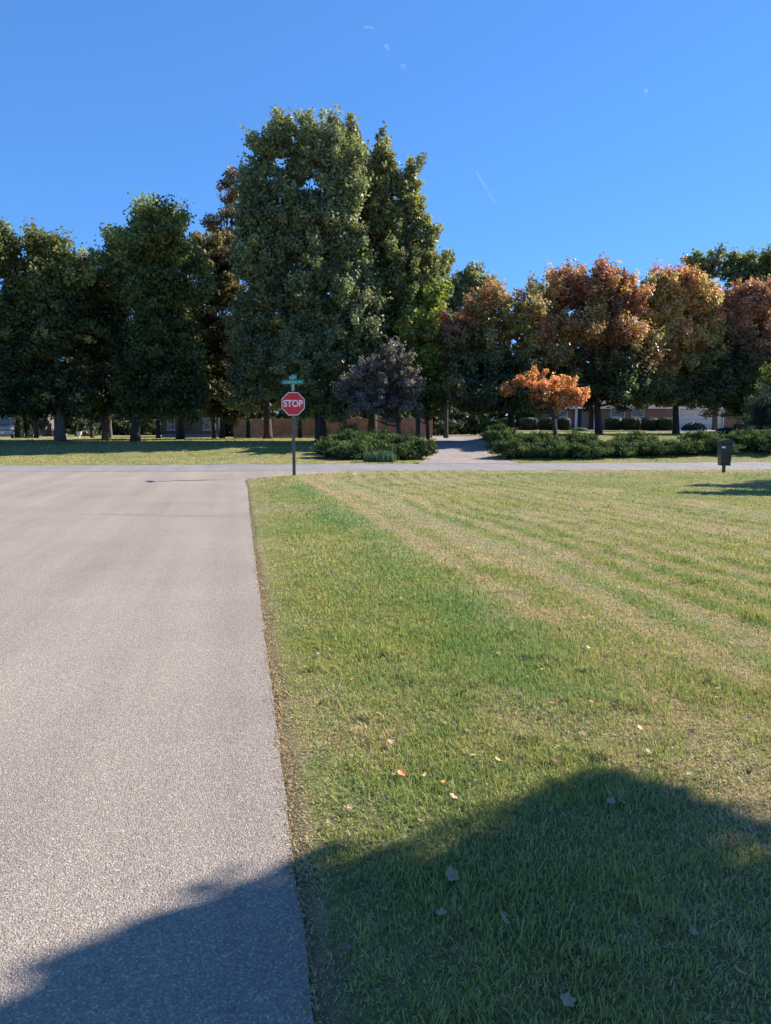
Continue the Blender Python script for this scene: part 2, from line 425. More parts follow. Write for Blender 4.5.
p = nt.nodes.new('ShaderNodeBsdfPrincipled'); p.inputs['Roughness'].default_value = .95; p.inputs['Specular IOR Level'].default_value = .1
nA = noise(nt, 22, 6, .8); rA = ramp(nt, nA.outputs[0], [(.3, (.6, .58, .5)), (.7, (1.4, 1.4, 1.35))])
nB = noise(nt, 3.0, 5, .7); rB = ramp(nt, nB.outputs[0], [(.35, (.8, .82, .78)), (.65, (1.2, 1.16, 1.1))])
c1 = mixc(nt, 1.0, a.outputs['Color'], rA.outputs[0], 'MULTIPLY'); c2 = mixc(nt, 1.0, c1, rB.outputs[0], 'MULTIPLY')
nt.links.new(c2, p.inputs['Base Color'])
bp = nt.nodes.new('ShaderNodeBump'); bp.inputs['Strength'].default_value = 1; bp.inputs['Distance'].default_value = .03
nt.links.new(nA.outputs[0], bp.inputs['Height']); nt.links.new(bp.outputs[0], p.inputs['Normal'])
nt.links.new(p.outputs[0], out.inputs[0])
ground = np_mesh('ground', np.stack([gxf, gyf, gz], -1), faces, gm, gcol, smooth=True)
tag(ground, 'wide grassy ground with worn strips around the roads', kind='structure')

# ---------------------------------------------------------------- roads
def densify(poly, step=.06, upto=60):
    out = []
    n = len(poly)
    for i in range(n):
        a, b = np.array(poly[i]), np.array(poly[(i + 1) % n]); L = np.linalg.norm(b - a)
        near = min(np.linalg.norm(a), np.linalg.norm(b)) < upto
        k = max(1, int(L / step)) if near else 1
        k = min(k, 900)
        for j in range(k): out.append(a + (b - a) * j / k)
    return np.array(out)
def sheet(name, poly, mat, z, rag=.03, follow=None):
    P = densify(poly, .05 if rag else 1.0)
    if rag:
        nx = (fbm(P[:, 0], P[:, 1], .3, 70) - .5) * rag * 2; ny = (fbm(P[:, 0] + 50, P[:, 1], .3, 71) - .5) * rag * 2
        P = P + np.stack([nx, ny], -1)
    bm = bmesh.new(); vs = [bm.verts.new((p[0], p[1], z)) for p in P]
    f = bm.faces.new(vs)
    bmesh.ops.recalc_face_normals(bm, faces=[f])
    if f.normal.z < 0: f.normal_flip()
    bmesh.ops.triangulate(bm, faces=[f])
    me = bpy.data.meshes.new(name); bm.to_mesh(me); bm.free(); me.materials.append(mat)
    return link(bpy.data.objects.new(name, me))
side_road = sheet('road', mouth, ASPH, 0.0, .014); side_road.location = (0, 0, 0)
tag(side_road, 'pale worn side road in the foreground', kind='structure')
cr = sheet('cross_road', cross_poly, ASPH2, .005, .03)
tag(cr, 'grey cross road running left to right', kind='structure')
# strip sheets that follow the ground
def strip(name, Lp, Rp, mat, lift, n=60, m=10):
    def resample(P, n):
        P = np.array(P, float); s = np.r_[0, np.cumsum(np.linalg.norm(np.diff(P, axis=0), axis=1))]
        q = np.linspace(0, s[-1], n); return np.stack([np.interp(q, s, P[:, 0]), np.interp(q, s, P[:, 1])], -1)
    A, B = resample(Lp, n), resample(Rp, n)
    k = np.linspace(0, 1, m)[None, :, None]
    Q = A[:, None] * (1 - k) + B[:, None] * k
    x, y = Q[..., 0].ravel(), Q[..., 1].ravel()
    z = np.maximum(ground_h(x, y, fine=False) + lift, .012)
    i = np.arange(n * m).reshape(n, m)
    fc = np.stack([i[:-1, :-1], i[:-1, 1:], i[1:, 1:], i[1:, :-1]], -1).reshape(-1, 4)
    return np_mesh(name, np.stack([x, y, z], -1), fc, mat, smooth=True)
dr = strip('driveway', drive_L, drive_R, CONC, .035, 120, 14)
tag(dr, 'pinkish aggregate driveway leading back between the junipers', kind='structure')
pad = strip('concrete_pad', [(X(672, 66), 66), (X(676, 73), 73), (X(676, 80.6), 80.6)], [(X(775, 66), 66), (X(760, 73), 73), (X(738, 80.6), 80.6)], CONC2, .04, 30, 10)
tag(pad, 'pale concrete drive in front of the garage', kind='structure')
# crack and seam lines on the road
def crackline(name, pts, wd, mat, z, seed, lab):
    r = np.random.RandomState(seed); P = densify(pts + [pts[-1]], .05)[:-1]
    off = (fbm(P[:, 0], P[:, 1], .4, seed) - .5) * .16
    d = np.gradient(P, axis=0); d /= np.linalg.norm(d, axis=1)[:, None] + 1e-9
    nrm = np.stack([-d[:, 1], d[:, 0]], -1); P = P + nrm * off[:, None]
    ww = wd * (.25 + 1.1 * vnoise(P[:, 0], P[:, 1], .18, seed + 3))[:, None]
    V = np.concatenate([P - nrm * ww, P + nrm * ww]); n = len(P); i = np.arange(n - 1)
    fc = np.stack([i, i + 1, i + 1 + n, i + n], -1)
    o = np_mesh(name, np.c_[V, np.full(len(V), z)], fc, mat); return tag(o, lab, kind='structure')
crackline('road_crack', [G(70, 514), G(160, 515.5), G(248, 516.5)], .006, CRACK, .004, 81, 'fine crack across the side road')
#crackline('road_crack', [G(-40, 519), G(60, 521), G(120, 524)], .008, CRACK, .004, 85, 'fine crack on the left of the side road')

# ---------------------------------------------------------------- grass blades
def make_blades(name, pxr, pyr, n, seed, cap, label, hmul=1.0):
    r = np.random.RandomState(seed)
    px = r.uniform(pxr[0], pxr[1], n); py = r.uniform(pyr[0], pyr[1], n)
    v = (py - 512) / F; y = CAMH * (cp - v * sp) / (v * cp + sp); d = y * cp + CAMH * sp; x = (px - CX) / F * d
    samp = n / ((pxr[1] - pxr[0]) * (pyr[1] - pyr[0]))
    dens = samp * F * F * CAMH / y ** 3
    keep = (r.rand(n) < cap / dens)
    rs = road_sd(x, y) + (fbm(x, y, .22, 40) - .5) * .09 + (fbm(x, y, .9, 44) - .5) * .08
    thin = fbm(x, y, .12, 66)
    creep = r.rand(n) < np.exp(-np.clip(-rs, 0, 1) / .022) * .5
    keep &= ((rs > -.005) | ((rs > -.09) & creep)) & (thin > .18)
    dd = seg_dist(x, y, drive_poly); keep &= (dd > 0)
    x, y, rs, thin = x[keep], y[keep], rs[keep], thin[keep]; n = len(x)
    z = ground_h(x, y) - .004; z = np.where(rs < .03, np.maximum(z, .001), z)
    dead, green, pale = grass_mix(x, y)
    isdead = (r.rand(n) < dead ** 1.1 * .92) | (rs < .02)
    col = c_yel + (c_green - c_yel) * np.clip(green + r.normal(0, .28, n), 0, 1)[:, None]
    st = c_straw + (c_brown - c_straw) * np.clip(r.rand(n) * .8 + .5 * np.exp(-(rs / .12) ** 2), 0, 1)[:, None] ** 1.3
    col = np.where(isdead[:, None], st, col)
    col = col + (c_pale - col) * (pale * r.rand(n) * .8)[:, None]
    col *= r.uniform(.85, 1.5, n)[:, None]
    hh = r.uniform(.022, .062, n) * (.65 + .8 * fbm(x, y, .28, 67) + 1.1 * sstep(.66, .8, fbm(x, y, .2, 75))) * hmul
    hh = np.where(isdead, hh * .7, hh) * (.38 + .28 * sstep(.1, .5, rs))
    az = r.uniform(0, 2 * PI, n); lean = np.abs(r.normal(.65, .42, n)) + .5 * np.exp(-(rs / .15) ** 2) + np.where(isdead, .5, 0)
    lean = np.clip(lean, 0, 1.45)
    wd = np.maximum(.0016 + .0016 * r.rand(n), y * .00055) * np.where(isdead, .85, 1)
    dx, dy = np.cos(az), np.sin(az); sxx, syy = -dy, dx
    tw = r.uniform(-.7, .7, n); bx, by = sxx * np.cos(tw) - dx * np.sin(tw), syy * np.cos(tw) - dy * np.sin(tw)
    b = np.stack([x, y, z], -1)
    sv = np.stack([bx, by, np.zeros(n)], -1) * wd[:, None]
    m1 = np.stack([dx * np.sin(lean * .5), dy * np.sin(lean * .5), np.cos(lean * .5)], -1) * (hh * .55)[:, None]
    m2 = m1 + np.stack([dx * np.sin(lean), dy * np.sin(lean), np.cos(lean)], -1) * (hh * .6)[:, None]
    V = np.stack([b - sv, b + sv, b + m1 + sv * .8, b + m1 - sv * .8, b + m2], 1).reshape(-1, 3)
    i = np.arange(n) * 5
    tri = np.concatenate([np.stack([i, i + 1, i + 2], -1), np.stack([i, i + 2, i + 3], -1), np.stack([i + 3, i + 2, i + 4], -1)])
    cc = np.repeat(col, 5, 0)
    o = np_mesh(name, V, tri, BLADE, cc)
    return tag(o, label, 'grass', kind='stuff')
make_blades('grass', (120, 960), (468, 1230), 1150000, 5, 19000, 'short lawn grass, patchy green and straw')
make_blades('grass', (-150, 960), (447, 468), 60000, 6, 15000, 'lawn grass beyond the cross road', 1.3)

# ---------------------------------------------------------------- foliage builders
def leaves_mesh(name, cen, nrm, size, col, mat, parent, aspect=.55, tan=None, seed=0, curl=0.0):
    r = np.random.RandomState(seed); n = len(cen)
    nrm = nrm / (np.linalg.norm(nrm, axis=1)[:, None] + 1e-9)
    t = r.normal(size=(n, 3)) if tan is None else tan
    t = t - nrm * np.sum(t * nrm, 1)[:, None]; t /= np.linalg.norm(t, axis=1)[:, None] + 1e-9
    b = np.cross(nrm, t); s = size[:, None]
    V = np.stack([cen - t * s, cen + b * s * aspect + nrm * s * curl, cen + t * s, cen - b * s * aspect + nrm * s * curl], 1).reshape(-1, 3)
    fc = np.arange(4 * n).reshape(n, 4)
    return np_mesh(name, V, fc, mat, np.repeat(col, 4, 0), parent)

def limb_path(a, b, r, sag=.12):
    a, b = np.array(a, float), np.array(b, float); L = np.linalg.norm(b - a)
    n = max(4, int(L / 1.2)); pts = []
    j = r.normal(size=3) * L * sag * .5
    for i in range(n + 1):
        k = i / n; p = a + (b - a) * k
        p = p + j * math.sin(k * PI) ; p[2] += -math.sin(k * PI) * L * .10
        pts.append(tuple(p))
    return pts

def tree(name, px, y, lobes, label, cat='tree', group=None, trunk=.3, fork=.3, n=40000, ls=.14, clump=.75, pal=None, seed=1,
         base_px=None, bark=None, spire=False, shell=.55, dens=1.0, jitter=.35, upbias=.35, branches=16, droop=0.0, mat=None, world=None, lean=0.0, nclump=None, stems=1, tuft=None, tuftz=.85):
    """lobes: (px, py, rx_px, ry_px[, dy, weight]) ellipsoids of crown, measured at distance y"""
    r = np.random.RandomState(seed); trunk = trunk * .6 + .03
    if world is None: bx, by = X(px, y, 1), y
    else: bx, by = world
    bz = gh(bx, by)
    root = empty(name, (bx, by, bz))
    tag(root, label, cat, group)
    Ls = []
    for l in lobes:
        if world is None:
            lx, lz = X(l[0], y, Z(l[1], y)) - bx, Z(l[1], y) - bz
            rx, rz = M(l[2], y), M(l[3], y)
            ly = l[4] if len(l) > 4 else 0.0; wt = l[5] if len(l) > 5 else 1.0
            ry = rx if rx < 6 else 6 + (rx - 6) * .6
        else:
            lx, ly, lz, rx, ry, rz = l[:6]; wt = l[6] if len(l) > 6 else 1.0
        Ls.append((lx, ly, lz, rx, ry, rz, wt))
    vols = np.array([(a[3] * a[4] * a[5]) ** .75 * a[6] for a in Ls]); vols /= vols.sum()
    nc = nclump or max(12, int(n / 95))
    LAll = np.array([l[:6] for l in Ls])
    # limbs end in tufts; clumps of leaf gather round each tuft, which leaves dark gaps and sky holes between them
    tr_ = tuft if tuft else min(1.9, max(.35, float(np.median(LAll[:, 3])) * .52))
    area = (LAll[:, 3] * LAll[:, 4] + LAll[:, 3] * LAll[:, 5] + LAll[:, 4] * LAll[:, 5]) / 3 * 4 * PI * np.array([l[6] for l in Ls])
    ntuf = max(8, int(area.sum() / (PI * tr_ * tr_) * .8 * dens))
    which = r.choice(len(Ls), ntuf, p=area / area.sum())
    td = r.normal(size=(ntuf, 3)); td /= np.linalg.norm(td, axis=1)[:, None]
    trad = np.where(r.rand(ntuf) < .25, r.uniform(.1, .6, ntuf), r.uniform(.80, 1.0, ntuf))
    LA = LAll[which]
    shr = np.maximum(LA[:, 3:6] - tr_ * np.array([.72, .72, .72 * tuftz]), LA[:, 3:6] * .45)
    tc = LA[:, :3] + td * trad[:, None] * shr
    tsz = tr_ * r.uniform(.6, 1.25, ntuf)
    wt_ = tsz ** 2; wt_ /= wt_.sum()
    tw_ = r.choice(ntuf, nc, p=wt_)
    dirs = r.normal(size=(nc, 3)); dirs /= np.linalg.norm(dirs, axis=1)[:, None]
    cc = tc[tw_] + dirs * (r.rand(nc) ** .5 * tsz[tw_])[:, None] * np.array([1, 1, tuftz])
    dirs = dirs + td[tw_]; dirs /= np.linalg.norm(dirs, axis=1)[:, None] + 1e-6
    cc[:, 2] = np.maximum(cc[:, 2], .35)
    cr = clump * .64 * r.uniform(.5, 1.4, nc)
    axis = dirs * .8 + np.array([0, 0, .75 if upbias >= .4 else .3]); axis /= np.linalg.norm(axis, axis=1)[:, None]
    zmin, zmax = cc[:, 2].min(), cc[:, 2].max()
    w_ = cr ** 2; w_ /= w_.sum()
    wl = r.choice(nc, n, p=w_)
    d = r.normal(size=(n, 3)); d /= np.linalg.norm(d, axis=1)[:, None]
    rr = r.rand(n) ** .45
    flat = np.array([1.1, 1.1, .75 if not spire else .9])
    pos = cc[wl] + d * (rr * cr[wl] * .85)[:, None] * flat
    pos += axis[wl] * (r.normal(0, .5, n) * cr[wl])[:, None]
    if droop: pos[:, 2] -= droop * np.hypot(d[:, 0], d[:, 1]) * rr * cr[wl]
    nv = d * .75 + r.normal(size=(n, 3)) * .55 + np.array([0, 0, upbias])
    # colours
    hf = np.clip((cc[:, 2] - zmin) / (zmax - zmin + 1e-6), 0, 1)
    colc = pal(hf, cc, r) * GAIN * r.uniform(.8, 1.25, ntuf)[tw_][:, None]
    col = colc[wl] * r.uniform(.7, 1.35, n)[:, None]
    col = col * (1 + r.normal(0, .08, (n, 3)))
    cr_o = leaves_mesh('crown', pos, nv, ls * r.uniform(.6, 1.4, n), np.clip(col, .005, 1), mat or LEAF, root, seed=seed)
    # trunk + limbs
    top = zmax * (.93 if spire else .72)
    if lobes and not spire: topx, topy = 0.3 * (Ls[0][0]), 0.0
    else: topx, topy = Ls[0][0] * .6, 0
    mb = MB()
    for st in range(stems):
        ox, oy = (0, 0) if st == 0 else (r.uniform(-.5, .5), r.uniform(-.4, .4))
        pts = []; rads = []
        kN = 12
        for i in range(kN + 1):
            k = i / kN
            wv = math.sin(k * 5 + seed + st) * trunk * .45 * k
            pts.append((ox + topx * k + wv + lean * k + (st * .8 * k), oy + topy * k + math.cos(k * 4 + seed) * trunk * .4 * k, -.15 + (top + .15) * k))
            fl = 1.25 if i == 0 else 1.0
            rads.append(max(.025, trunk * fl * (1 - k) ** .8 * (1 if st == 0 else .7) + .03))
        mb.tube(pts, rads, 10)
    sel = r.choice(ntuf, min(branches, ntuf), replace=False)
    P = np.array(pts)
    for q in sel:
        tgt = tc[q]
        hz = np.clip(tgt[2] * r.uniform(.45, .8), fork * zmax * .5 + .2, top * .95)
        kk = hz / top; sx_ = np.interp(hz, P[:, 2], P[:, 0]); sy_ = np.interp(hz, P[:, 2], P[:, 1])
        lp = limb_path((sx_, sy_, hz), tgt, r); m_ = len(lp)
        r0 = max(.03, trunk * (1 - kk) ** .8 * .5)
        mb.tube(lp, [max(.015, r0 * (1 - i / (m_ - 1)) + .012) for i in range(m_)], 6)
    mb.build('trunk', bark or BARK, root)
    return root

A_ = np.array
GAIN = 1.35
def lerp(a, b, k): return a + (b - a) * k
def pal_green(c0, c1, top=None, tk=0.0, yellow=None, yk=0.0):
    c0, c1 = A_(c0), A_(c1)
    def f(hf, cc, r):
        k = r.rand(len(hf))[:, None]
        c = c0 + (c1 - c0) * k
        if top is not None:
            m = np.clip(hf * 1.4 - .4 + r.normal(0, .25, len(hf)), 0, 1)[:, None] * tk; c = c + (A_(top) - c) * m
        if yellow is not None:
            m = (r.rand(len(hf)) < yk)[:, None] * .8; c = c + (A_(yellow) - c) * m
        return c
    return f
def pal_maple(amount, cols, green=((.045, .066, .034), (.095, .11, .048)), start=.35, xoff=0.0):
    """maples turn from the top down, in patches"""
    cols = [A_(c) for c in cols]; g0, g1 = A_(green[0]), A_(green[1])
    def f(hf, cc, r):
        n = len(hf); s = r.randint(1000)
        pn = fbm(cc[:, 0] + cc[:, 1] * .5, cc[:, 2], 2.4, s); pn2 = fbm(cc[:, 0], cc[:, 2] + cc[:, 1], 3.4, s + 9)
        m = np.clip((hf - start) * 2.2 + (pn - .5) * 2.6 + amount - .3 + r.normal(0, .12, n), 0, 1)
        idx = np.clip((pn2 - .5) * 2.2 + .5 + r.normal(0, .13, n), 0, .999) * (len(cols) - 1)
        i = idx.astype(int); fr = (idx - i)[:, None]; CC = A_(cols)
        oc = CC[i] * (1 - fr) + CC[np.minimum(i + 1, len(cols) - 1)] * fr
        g = g0 + (g1 - g0) * r.rand(n)[:, None]
        return g + (oc - g) * m[:, None]
    return f
# ---------------------------------------------------------------- trees across the road, left
OAK = pal_green((.022, .036, .018), (.06, .08, .03), (.19, .2, .07), .6)  # yellow-green crown tops, lightened in the leaf colour to look sunlit
OAKB = pal_green((.020, .034, .018), (.055, .075, .028), (.2, .2, .065), .6, (.28, .27, .09), .12)  # same here: yellowish tips with sunlit brightness put into the top colour
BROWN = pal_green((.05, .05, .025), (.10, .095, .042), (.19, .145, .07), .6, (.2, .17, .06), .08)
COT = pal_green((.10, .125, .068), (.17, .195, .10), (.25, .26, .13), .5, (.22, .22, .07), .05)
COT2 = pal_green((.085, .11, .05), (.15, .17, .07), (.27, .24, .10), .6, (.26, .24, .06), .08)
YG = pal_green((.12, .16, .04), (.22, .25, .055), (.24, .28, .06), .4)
MKW = dict(dens=1.1, tuft=.72, tuftz=1.2)
LG = 'dark full-crowned trees on the left lawn'

tree('oak_tree', -14, 41, [(8, 262, 20, 36), (-14, 300, 34, 60), (20, 310, 24, 45), (-5, 365, 38, 34), (-28, 260, 24, 40), (28, 290, 14, 30), (0, 388, 44, 20), (20, 402, 26, 14), (-20, 400, 30, 16)],
     'dark lobed tree cut by the left edge of the photo', group=LG, trunk=.36, n=70000, clump=.7, pal=OAK, seed=11, tuft=.95, dens=1.1, ls=.10, jitter=.3)
tree('oak_tree', 60, 41.5, [(45, 258, 17, 28), (42, 300, 26, 40), (72, 320, 26, 42), (50, 358, 34, 34), (68, 270, 10, 22), (74, 296, 22, 34), (30, 345, 22, 30), (40, 390, 36, 17), (75, 388, 30, 17), (32, 404, 18, 12), (84, 403, 20, 12), (60, 398, 30, 12)],
     'dark tree with pointed lobes and a thick pale-barked trunk, second from the left edge', group=LG, trunk=.42, n=85000, clump=.7, pal=OAKB, seed=12, tuft=.9, dens=1.1, ls=.10, bark=BARK_PALE, base_px=437)
tree('oak_tree', 106, 43.5, [(92, 282, 24, 30), (105, 320, 22, 42), (84, 330, 26, 40), (100, 365, 28, 25), (74, 262, 10, 18), (112, 300, 13, 22), (98, 384, 30, 16), (110, 402, 18, 13), (86, 400, 18, 12), (118, 250, 14, 22)],
     'dark tree with yellow-tipped puffs left of the tall domed tree', group=LG, trunk=.3, n=60000, clump=.65, pal=OAKB, seed=13, tuft=.8, dens=1.1, ls=.10)
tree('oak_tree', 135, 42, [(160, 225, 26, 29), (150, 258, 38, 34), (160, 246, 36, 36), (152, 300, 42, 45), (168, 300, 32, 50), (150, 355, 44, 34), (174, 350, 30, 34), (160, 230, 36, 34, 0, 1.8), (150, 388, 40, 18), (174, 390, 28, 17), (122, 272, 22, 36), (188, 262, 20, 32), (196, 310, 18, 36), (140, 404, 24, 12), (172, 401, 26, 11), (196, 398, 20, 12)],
     'tall domed dark green tree, highest one left of centre', group=LG, trunk=.36, n=110000, clump=.75, pal=pal_green((.024, .04, .018), (.06, .08, .028), (.19, .21, .065), .7), seed=14, tuft=1.0, dens=1.1, ls=.10)  # top leaf colour lightened like sunlit tips
tree('brown_oak_tree', 180, 48, [(205, 290, 26, 42), (186, 330, 38, 38), (228, 330, 30, 42), (214, 258, 26, 36), (234, 270, 24, 38), (200, 250, 18, 30), (190, 362, 38, 28), (235, 370, 24, 26), (180, 393, 34, 16), (222, 396, 30, 15), (234, 408, 22, 12), (206, 400, 20, 12)],
     'olive-brown tree turning autumn colour behind the dark shed', trunk=.33, n=62000, tuft=.9, clump=.65, pal=BROWN, seed=15, ls=.13, dens=.8, branches=26)
tree('bare_tree', 222, 58, [(228, 205, 19, 32), (232, 178, 14, 22), (216, 232, 16, 26), (240, 220, 15, 40)],
     'thin half-bare tree with rusty leaves sticking up beside the tallest tree', trunk=.26, n=5500, tuft=.6, dens=.7, clump=.6, pal=pal_green((.12, .085, .055), (.20, .14, .085)), seed=16, ls=.12, branches=46, shell=.3, nclump=90)
# ---------------------------------------------------------------- the tall middle trees
big = [(262, 145, 16, 28), (285, 141, 17, 24), (311, 139, 16, 24), (333, 150, 15, 26), (352, 166, 13, 22), (262, 185, 24, 34), (292, 176, 24, 34), (336, 192, 26, 34), (258, 225, 20, 34), (282, 225, 36, 40), (352, 230, 24, 40), (322, 228, 30, 38),
       (264, 265, 34, 40), (330, 262, 42, 44), (296, 295, 52, 48), (260, 312, 34, 42), (340, 315, 46, 50), (300, 350, 54, 42), (260, 362, 36, 32), (318, 385, 42, 28), (350, 360, 36, 34), (300, 404, 26, 12), (340, 402, 24, 14), (246, 330, 22, 40), (244, 385, 24, 22)]
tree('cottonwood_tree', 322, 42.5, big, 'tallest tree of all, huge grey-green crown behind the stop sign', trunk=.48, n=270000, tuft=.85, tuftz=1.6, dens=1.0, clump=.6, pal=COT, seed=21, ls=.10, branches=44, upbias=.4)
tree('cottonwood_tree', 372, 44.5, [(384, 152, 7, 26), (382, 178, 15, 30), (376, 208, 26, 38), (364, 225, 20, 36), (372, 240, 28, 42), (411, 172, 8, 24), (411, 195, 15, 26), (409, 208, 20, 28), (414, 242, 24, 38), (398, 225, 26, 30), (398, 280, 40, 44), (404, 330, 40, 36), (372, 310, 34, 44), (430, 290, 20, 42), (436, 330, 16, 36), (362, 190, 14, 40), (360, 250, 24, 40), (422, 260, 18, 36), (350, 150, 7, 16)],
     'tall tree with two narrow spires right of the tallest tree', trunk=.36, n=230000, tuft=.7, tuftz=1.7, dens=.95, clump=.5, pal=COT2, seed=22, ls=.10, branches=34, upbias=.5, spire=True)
tree('birch_tree', 418, 43.5, [(418, 335, 26, 34), (432, 300, 16, 26), (402, 362, 26, 24), (428, 368, 22, 24), (438, 335, 13, 26)],
     'yellow-green leafy tree low beside the spired tree', trunk=.16, n=34000, clump=.6, pal=YG, seed=23, ls=.11, bark=BARK_PALE)
tree('poplar_tree', 446, 66, [(448, 280, 20, 32), (470, 285, 20, 22), (440, 318, 24, 32), (488, 282, 12, 12), (462, 320, 30, 30)],
     'grey-green tree showing between the spired tree and the first maple', trunk=.25, n=34000, clump=.75, pal=COT, seed=24, ls=.14)
tree('smoke_bush_tree', 401, 39, [(366, 382, 24, 26), (392, 376, 27, 30), (350, 390, 16, 20), (410, 396, 18, 24), (376, 406, 34, 18), (372, 362, 14, 16)],
     'small twiggy tree with dusky purple-grey leaves behind the left juniper bed', trunk=.11, n=22000, clump=.42, pal=pal_green((.10, .088, .08), (.18, .155, .145)), seed=25, ls=.075, branches=60, shell=.35, nclump=190)
tree('dogwood_tree', 428, 43, [(422, 396, 18, 18), (436, 388, 15, 16), (410, 404, 14, 12), (428, 412, 16, 9)],
     'small light green tree at the left side of the driveway', trunk=.09, n=9000, clump=.4, pal=pal_green((.07, .10, .035), (.17, .2, .06)), seed=26, ls=.08, branches=24)
tree('locust_tree', 268, 50, [(262, 365, 24, 24), (240, 380, 22, 22), (285, 378, 20, 20), (258, 340, 26, 26)],
     'tree with scattered yellow leaves, trunk just left of the sign post', trunk=.42, n=20000, clump=.7, pal=pal_green((.03, .045, .02), (.08, .09, .03), None, 0, (.34, .30, .05), .12), seed=27, ls=.12)
tree('redbud_tree', 110, 66, [(112, 403, 15, 10), (124, 397, 13, 10), (96, 408, 14, 8)],
     'sunlit pale green tree low behind the left trunks', trunk=.3, n=9000, clump=.55, pal=YG, seed=28, ls=.12, bark=BARK_PALE)
SR = 'second row of dark trees added for shade in front of the fence and houses on the left'  # trees added to shade the ground strip behind and close gaps between crowns
for q, (px_, yy_, lb_) in enumerate([(36, 60, 'dark tree added for shade in the second row, between the two left-edge trunks'), (92, 62, 'dark tree added for shade in the second row, near the white urn'), (158, 59, 'dark tree added for shade in the second row, left of the dark house'), (214, 62, 'dark tree added for shade in the second row, right of the dark house'),
        (248, 60, 'dark tree added for shade in the second row, at the left fence section'), (300, 61, 'dark tree added for shade in the second row, just right of the sign post'), (345, 58, 'dark tree added for shade in the second row, behind the purple-grey tree')]):
    tree('shade_tree', px_, yy_, [(px_, 350, 34, 34), (px_ - 18, 380, 26, 24), (px_ + 18, 376, 26, 26), (px_ - 8, 396, 34, 16), (px_ + 14, 399, 28, 13)], lb_, group=SR, trunk=.2, n=22000, clump=.8, tuft=1.2,
         pal=pal_green((.028, .042, .02), (.07, .085, .033), None, 0, (.22, .2, .06), .1), seed=60 + q, ls=.15, branches=12)
# ---------------------------------------------------------------- maples on the right
MG = 'autumn maples in a row on the right lawn'
OR = [(.24, .10, .07), (.36, .19, .10), (.40, .26, .11), (.30, .23, .10)]
RD = [(.26, .10, .09), (.34, .16, .11), (.36, .20, .11)]
tree('maple_tree', 512, 42.5, [(486, 308, 32, 28), (520, 312, 34, 32), (470, 350, 34, 38), (510, 360, 40, 40), (545, 345, 28, 40), (462, 378, 26, 28), (495, 392, 34, 20), (452, 330, 16, 28), (466, 398, 34, 20, -1.5, 2.0), (515, 398, 36, 19, -1.5, 2.0), (490, 385, 36, 24, 1.5, 1.5)],
     'rusty red-brown maple, leftmost of the row of maples', group=MG, trunk=.26, n=95000, clump=.6, pal=pal_maple(.52, [(.24, .10, .07), (.32, .17, .09), (.30, .22, .09), (.20, .19, .07)], start=.3), seed=31, **MKW, ls=.095, branches=28, upbias=.5)
tree('maple_tree', 599, 44.5, [(560, 292, 28, 26), (598, 290, 34, 27), (625, 300, 22, 28), (570, 330, 42, 36), (612, 340, 40, 40), (590, 372, 48, 28), (556, 362, 24, 30), (640, 355, 18, 30), (612, 392, 42, 20), (570, 392, 32, 18), (640, 385, 24, 20)],
     'wide maple with orange-tinged top and green lower crown, in the middle of the row', group=MG, trunk=.27, n=115000, clump=.6, pal=pal_maple(.50, OR, start=.35), seed=32, **MKW, ls=.095, branches=30, upbias=.5)
tree('maple_tree', 556, 39.8, [(535, 374, 16, 14), (550, 386, 20, 13), (516, 390, 13, 11), (580, 398, 13, 9), (540, 400, 18, 10), (562, 402, 14, 8), (548, 392, 24, 12), (528, 384, 18, 14), (508, 386, 12, 9), (584, 392, 12, 9), (566, 388, 18, 12)],
     'small low maple glowing orange in front of the larger maples', trunk=.13, n=17000, tuft=.34, tuftz=.8, dens=1.15, clump=.34, pal=pal_maple(.9, [(.44, .15, .08), (.52, .24, .10), (.50, .29, .12)], start=.1), seed=33, ls=.075, branches=14, upbias=.5)
tree('maple_tree', 676, 47, [(660, 300, 28, 30), (690, 295, 30, 32), (705, 320, 26, 34), (665, 340, 32, 34), (690, 355, 36, 34), (655, 372, 24, 20), (684, 285, 18, 20), (716, 365, 20, 26), (660, 390, 32, 19), (700, 392, 34, 18)],
     'bright orange and yellow maple behind the mailbox side of the lawn', group=MG, trunk=.26, n=105000, clump=.58, pal=pal_maple(.66, [(.34, .14, .09), (.42, .21, .10), (.42, .29, .12), (.24, .22, .08)], start=.3), seed=34, **MKW, ls=.095, branches=28, upbias=.5)
tree('maple_tree', 747, 47.5, [(742, 305, 24, 26), (765, 312, 26, 34), (738, 340, 28, 30), (770, 350, 34, 40), (745, 372, 32, 28), (800, 330, 36, 48), (745, 396, 36, 19)],
     'dark red maple at the right edge of the photo', group=MG, trunk=.22, n=100000, clump=.58, pal=pal_maple(.55, RD, start=.4), seed=35, **MKW, ls=.095, branches=26, upbias=.5)
tree('hackberry_tree', 715, 74, [(712, 270, 20, 22), (735, 276, 26, 24), (765, 268, 22, 20), (790, 275, 26, 28), (740, 305, 50, 24), (700, 262, 8, 10), (760, 330, 50, 30)],
     'green tree rising behind the two right-hand maples', trunk=.4, n=60000, clump=.8, pal=pal_green((.06, .095, .035), (.13, .16, .055), (.2, .2, .08), .4, (.25, .16, .1), .08), seed=36, ls=.14)
tree('ornamental_tree', 778, 43, [(768, 388, 9, 16), (785, 385, 18, 24), (764, 402, 7, 8)],
     'yellow-green small tree peeking in at the right edge', trunk=.1, n=9000, clump=.4, pal=YG, seed=37, ls=.08, branches=12)
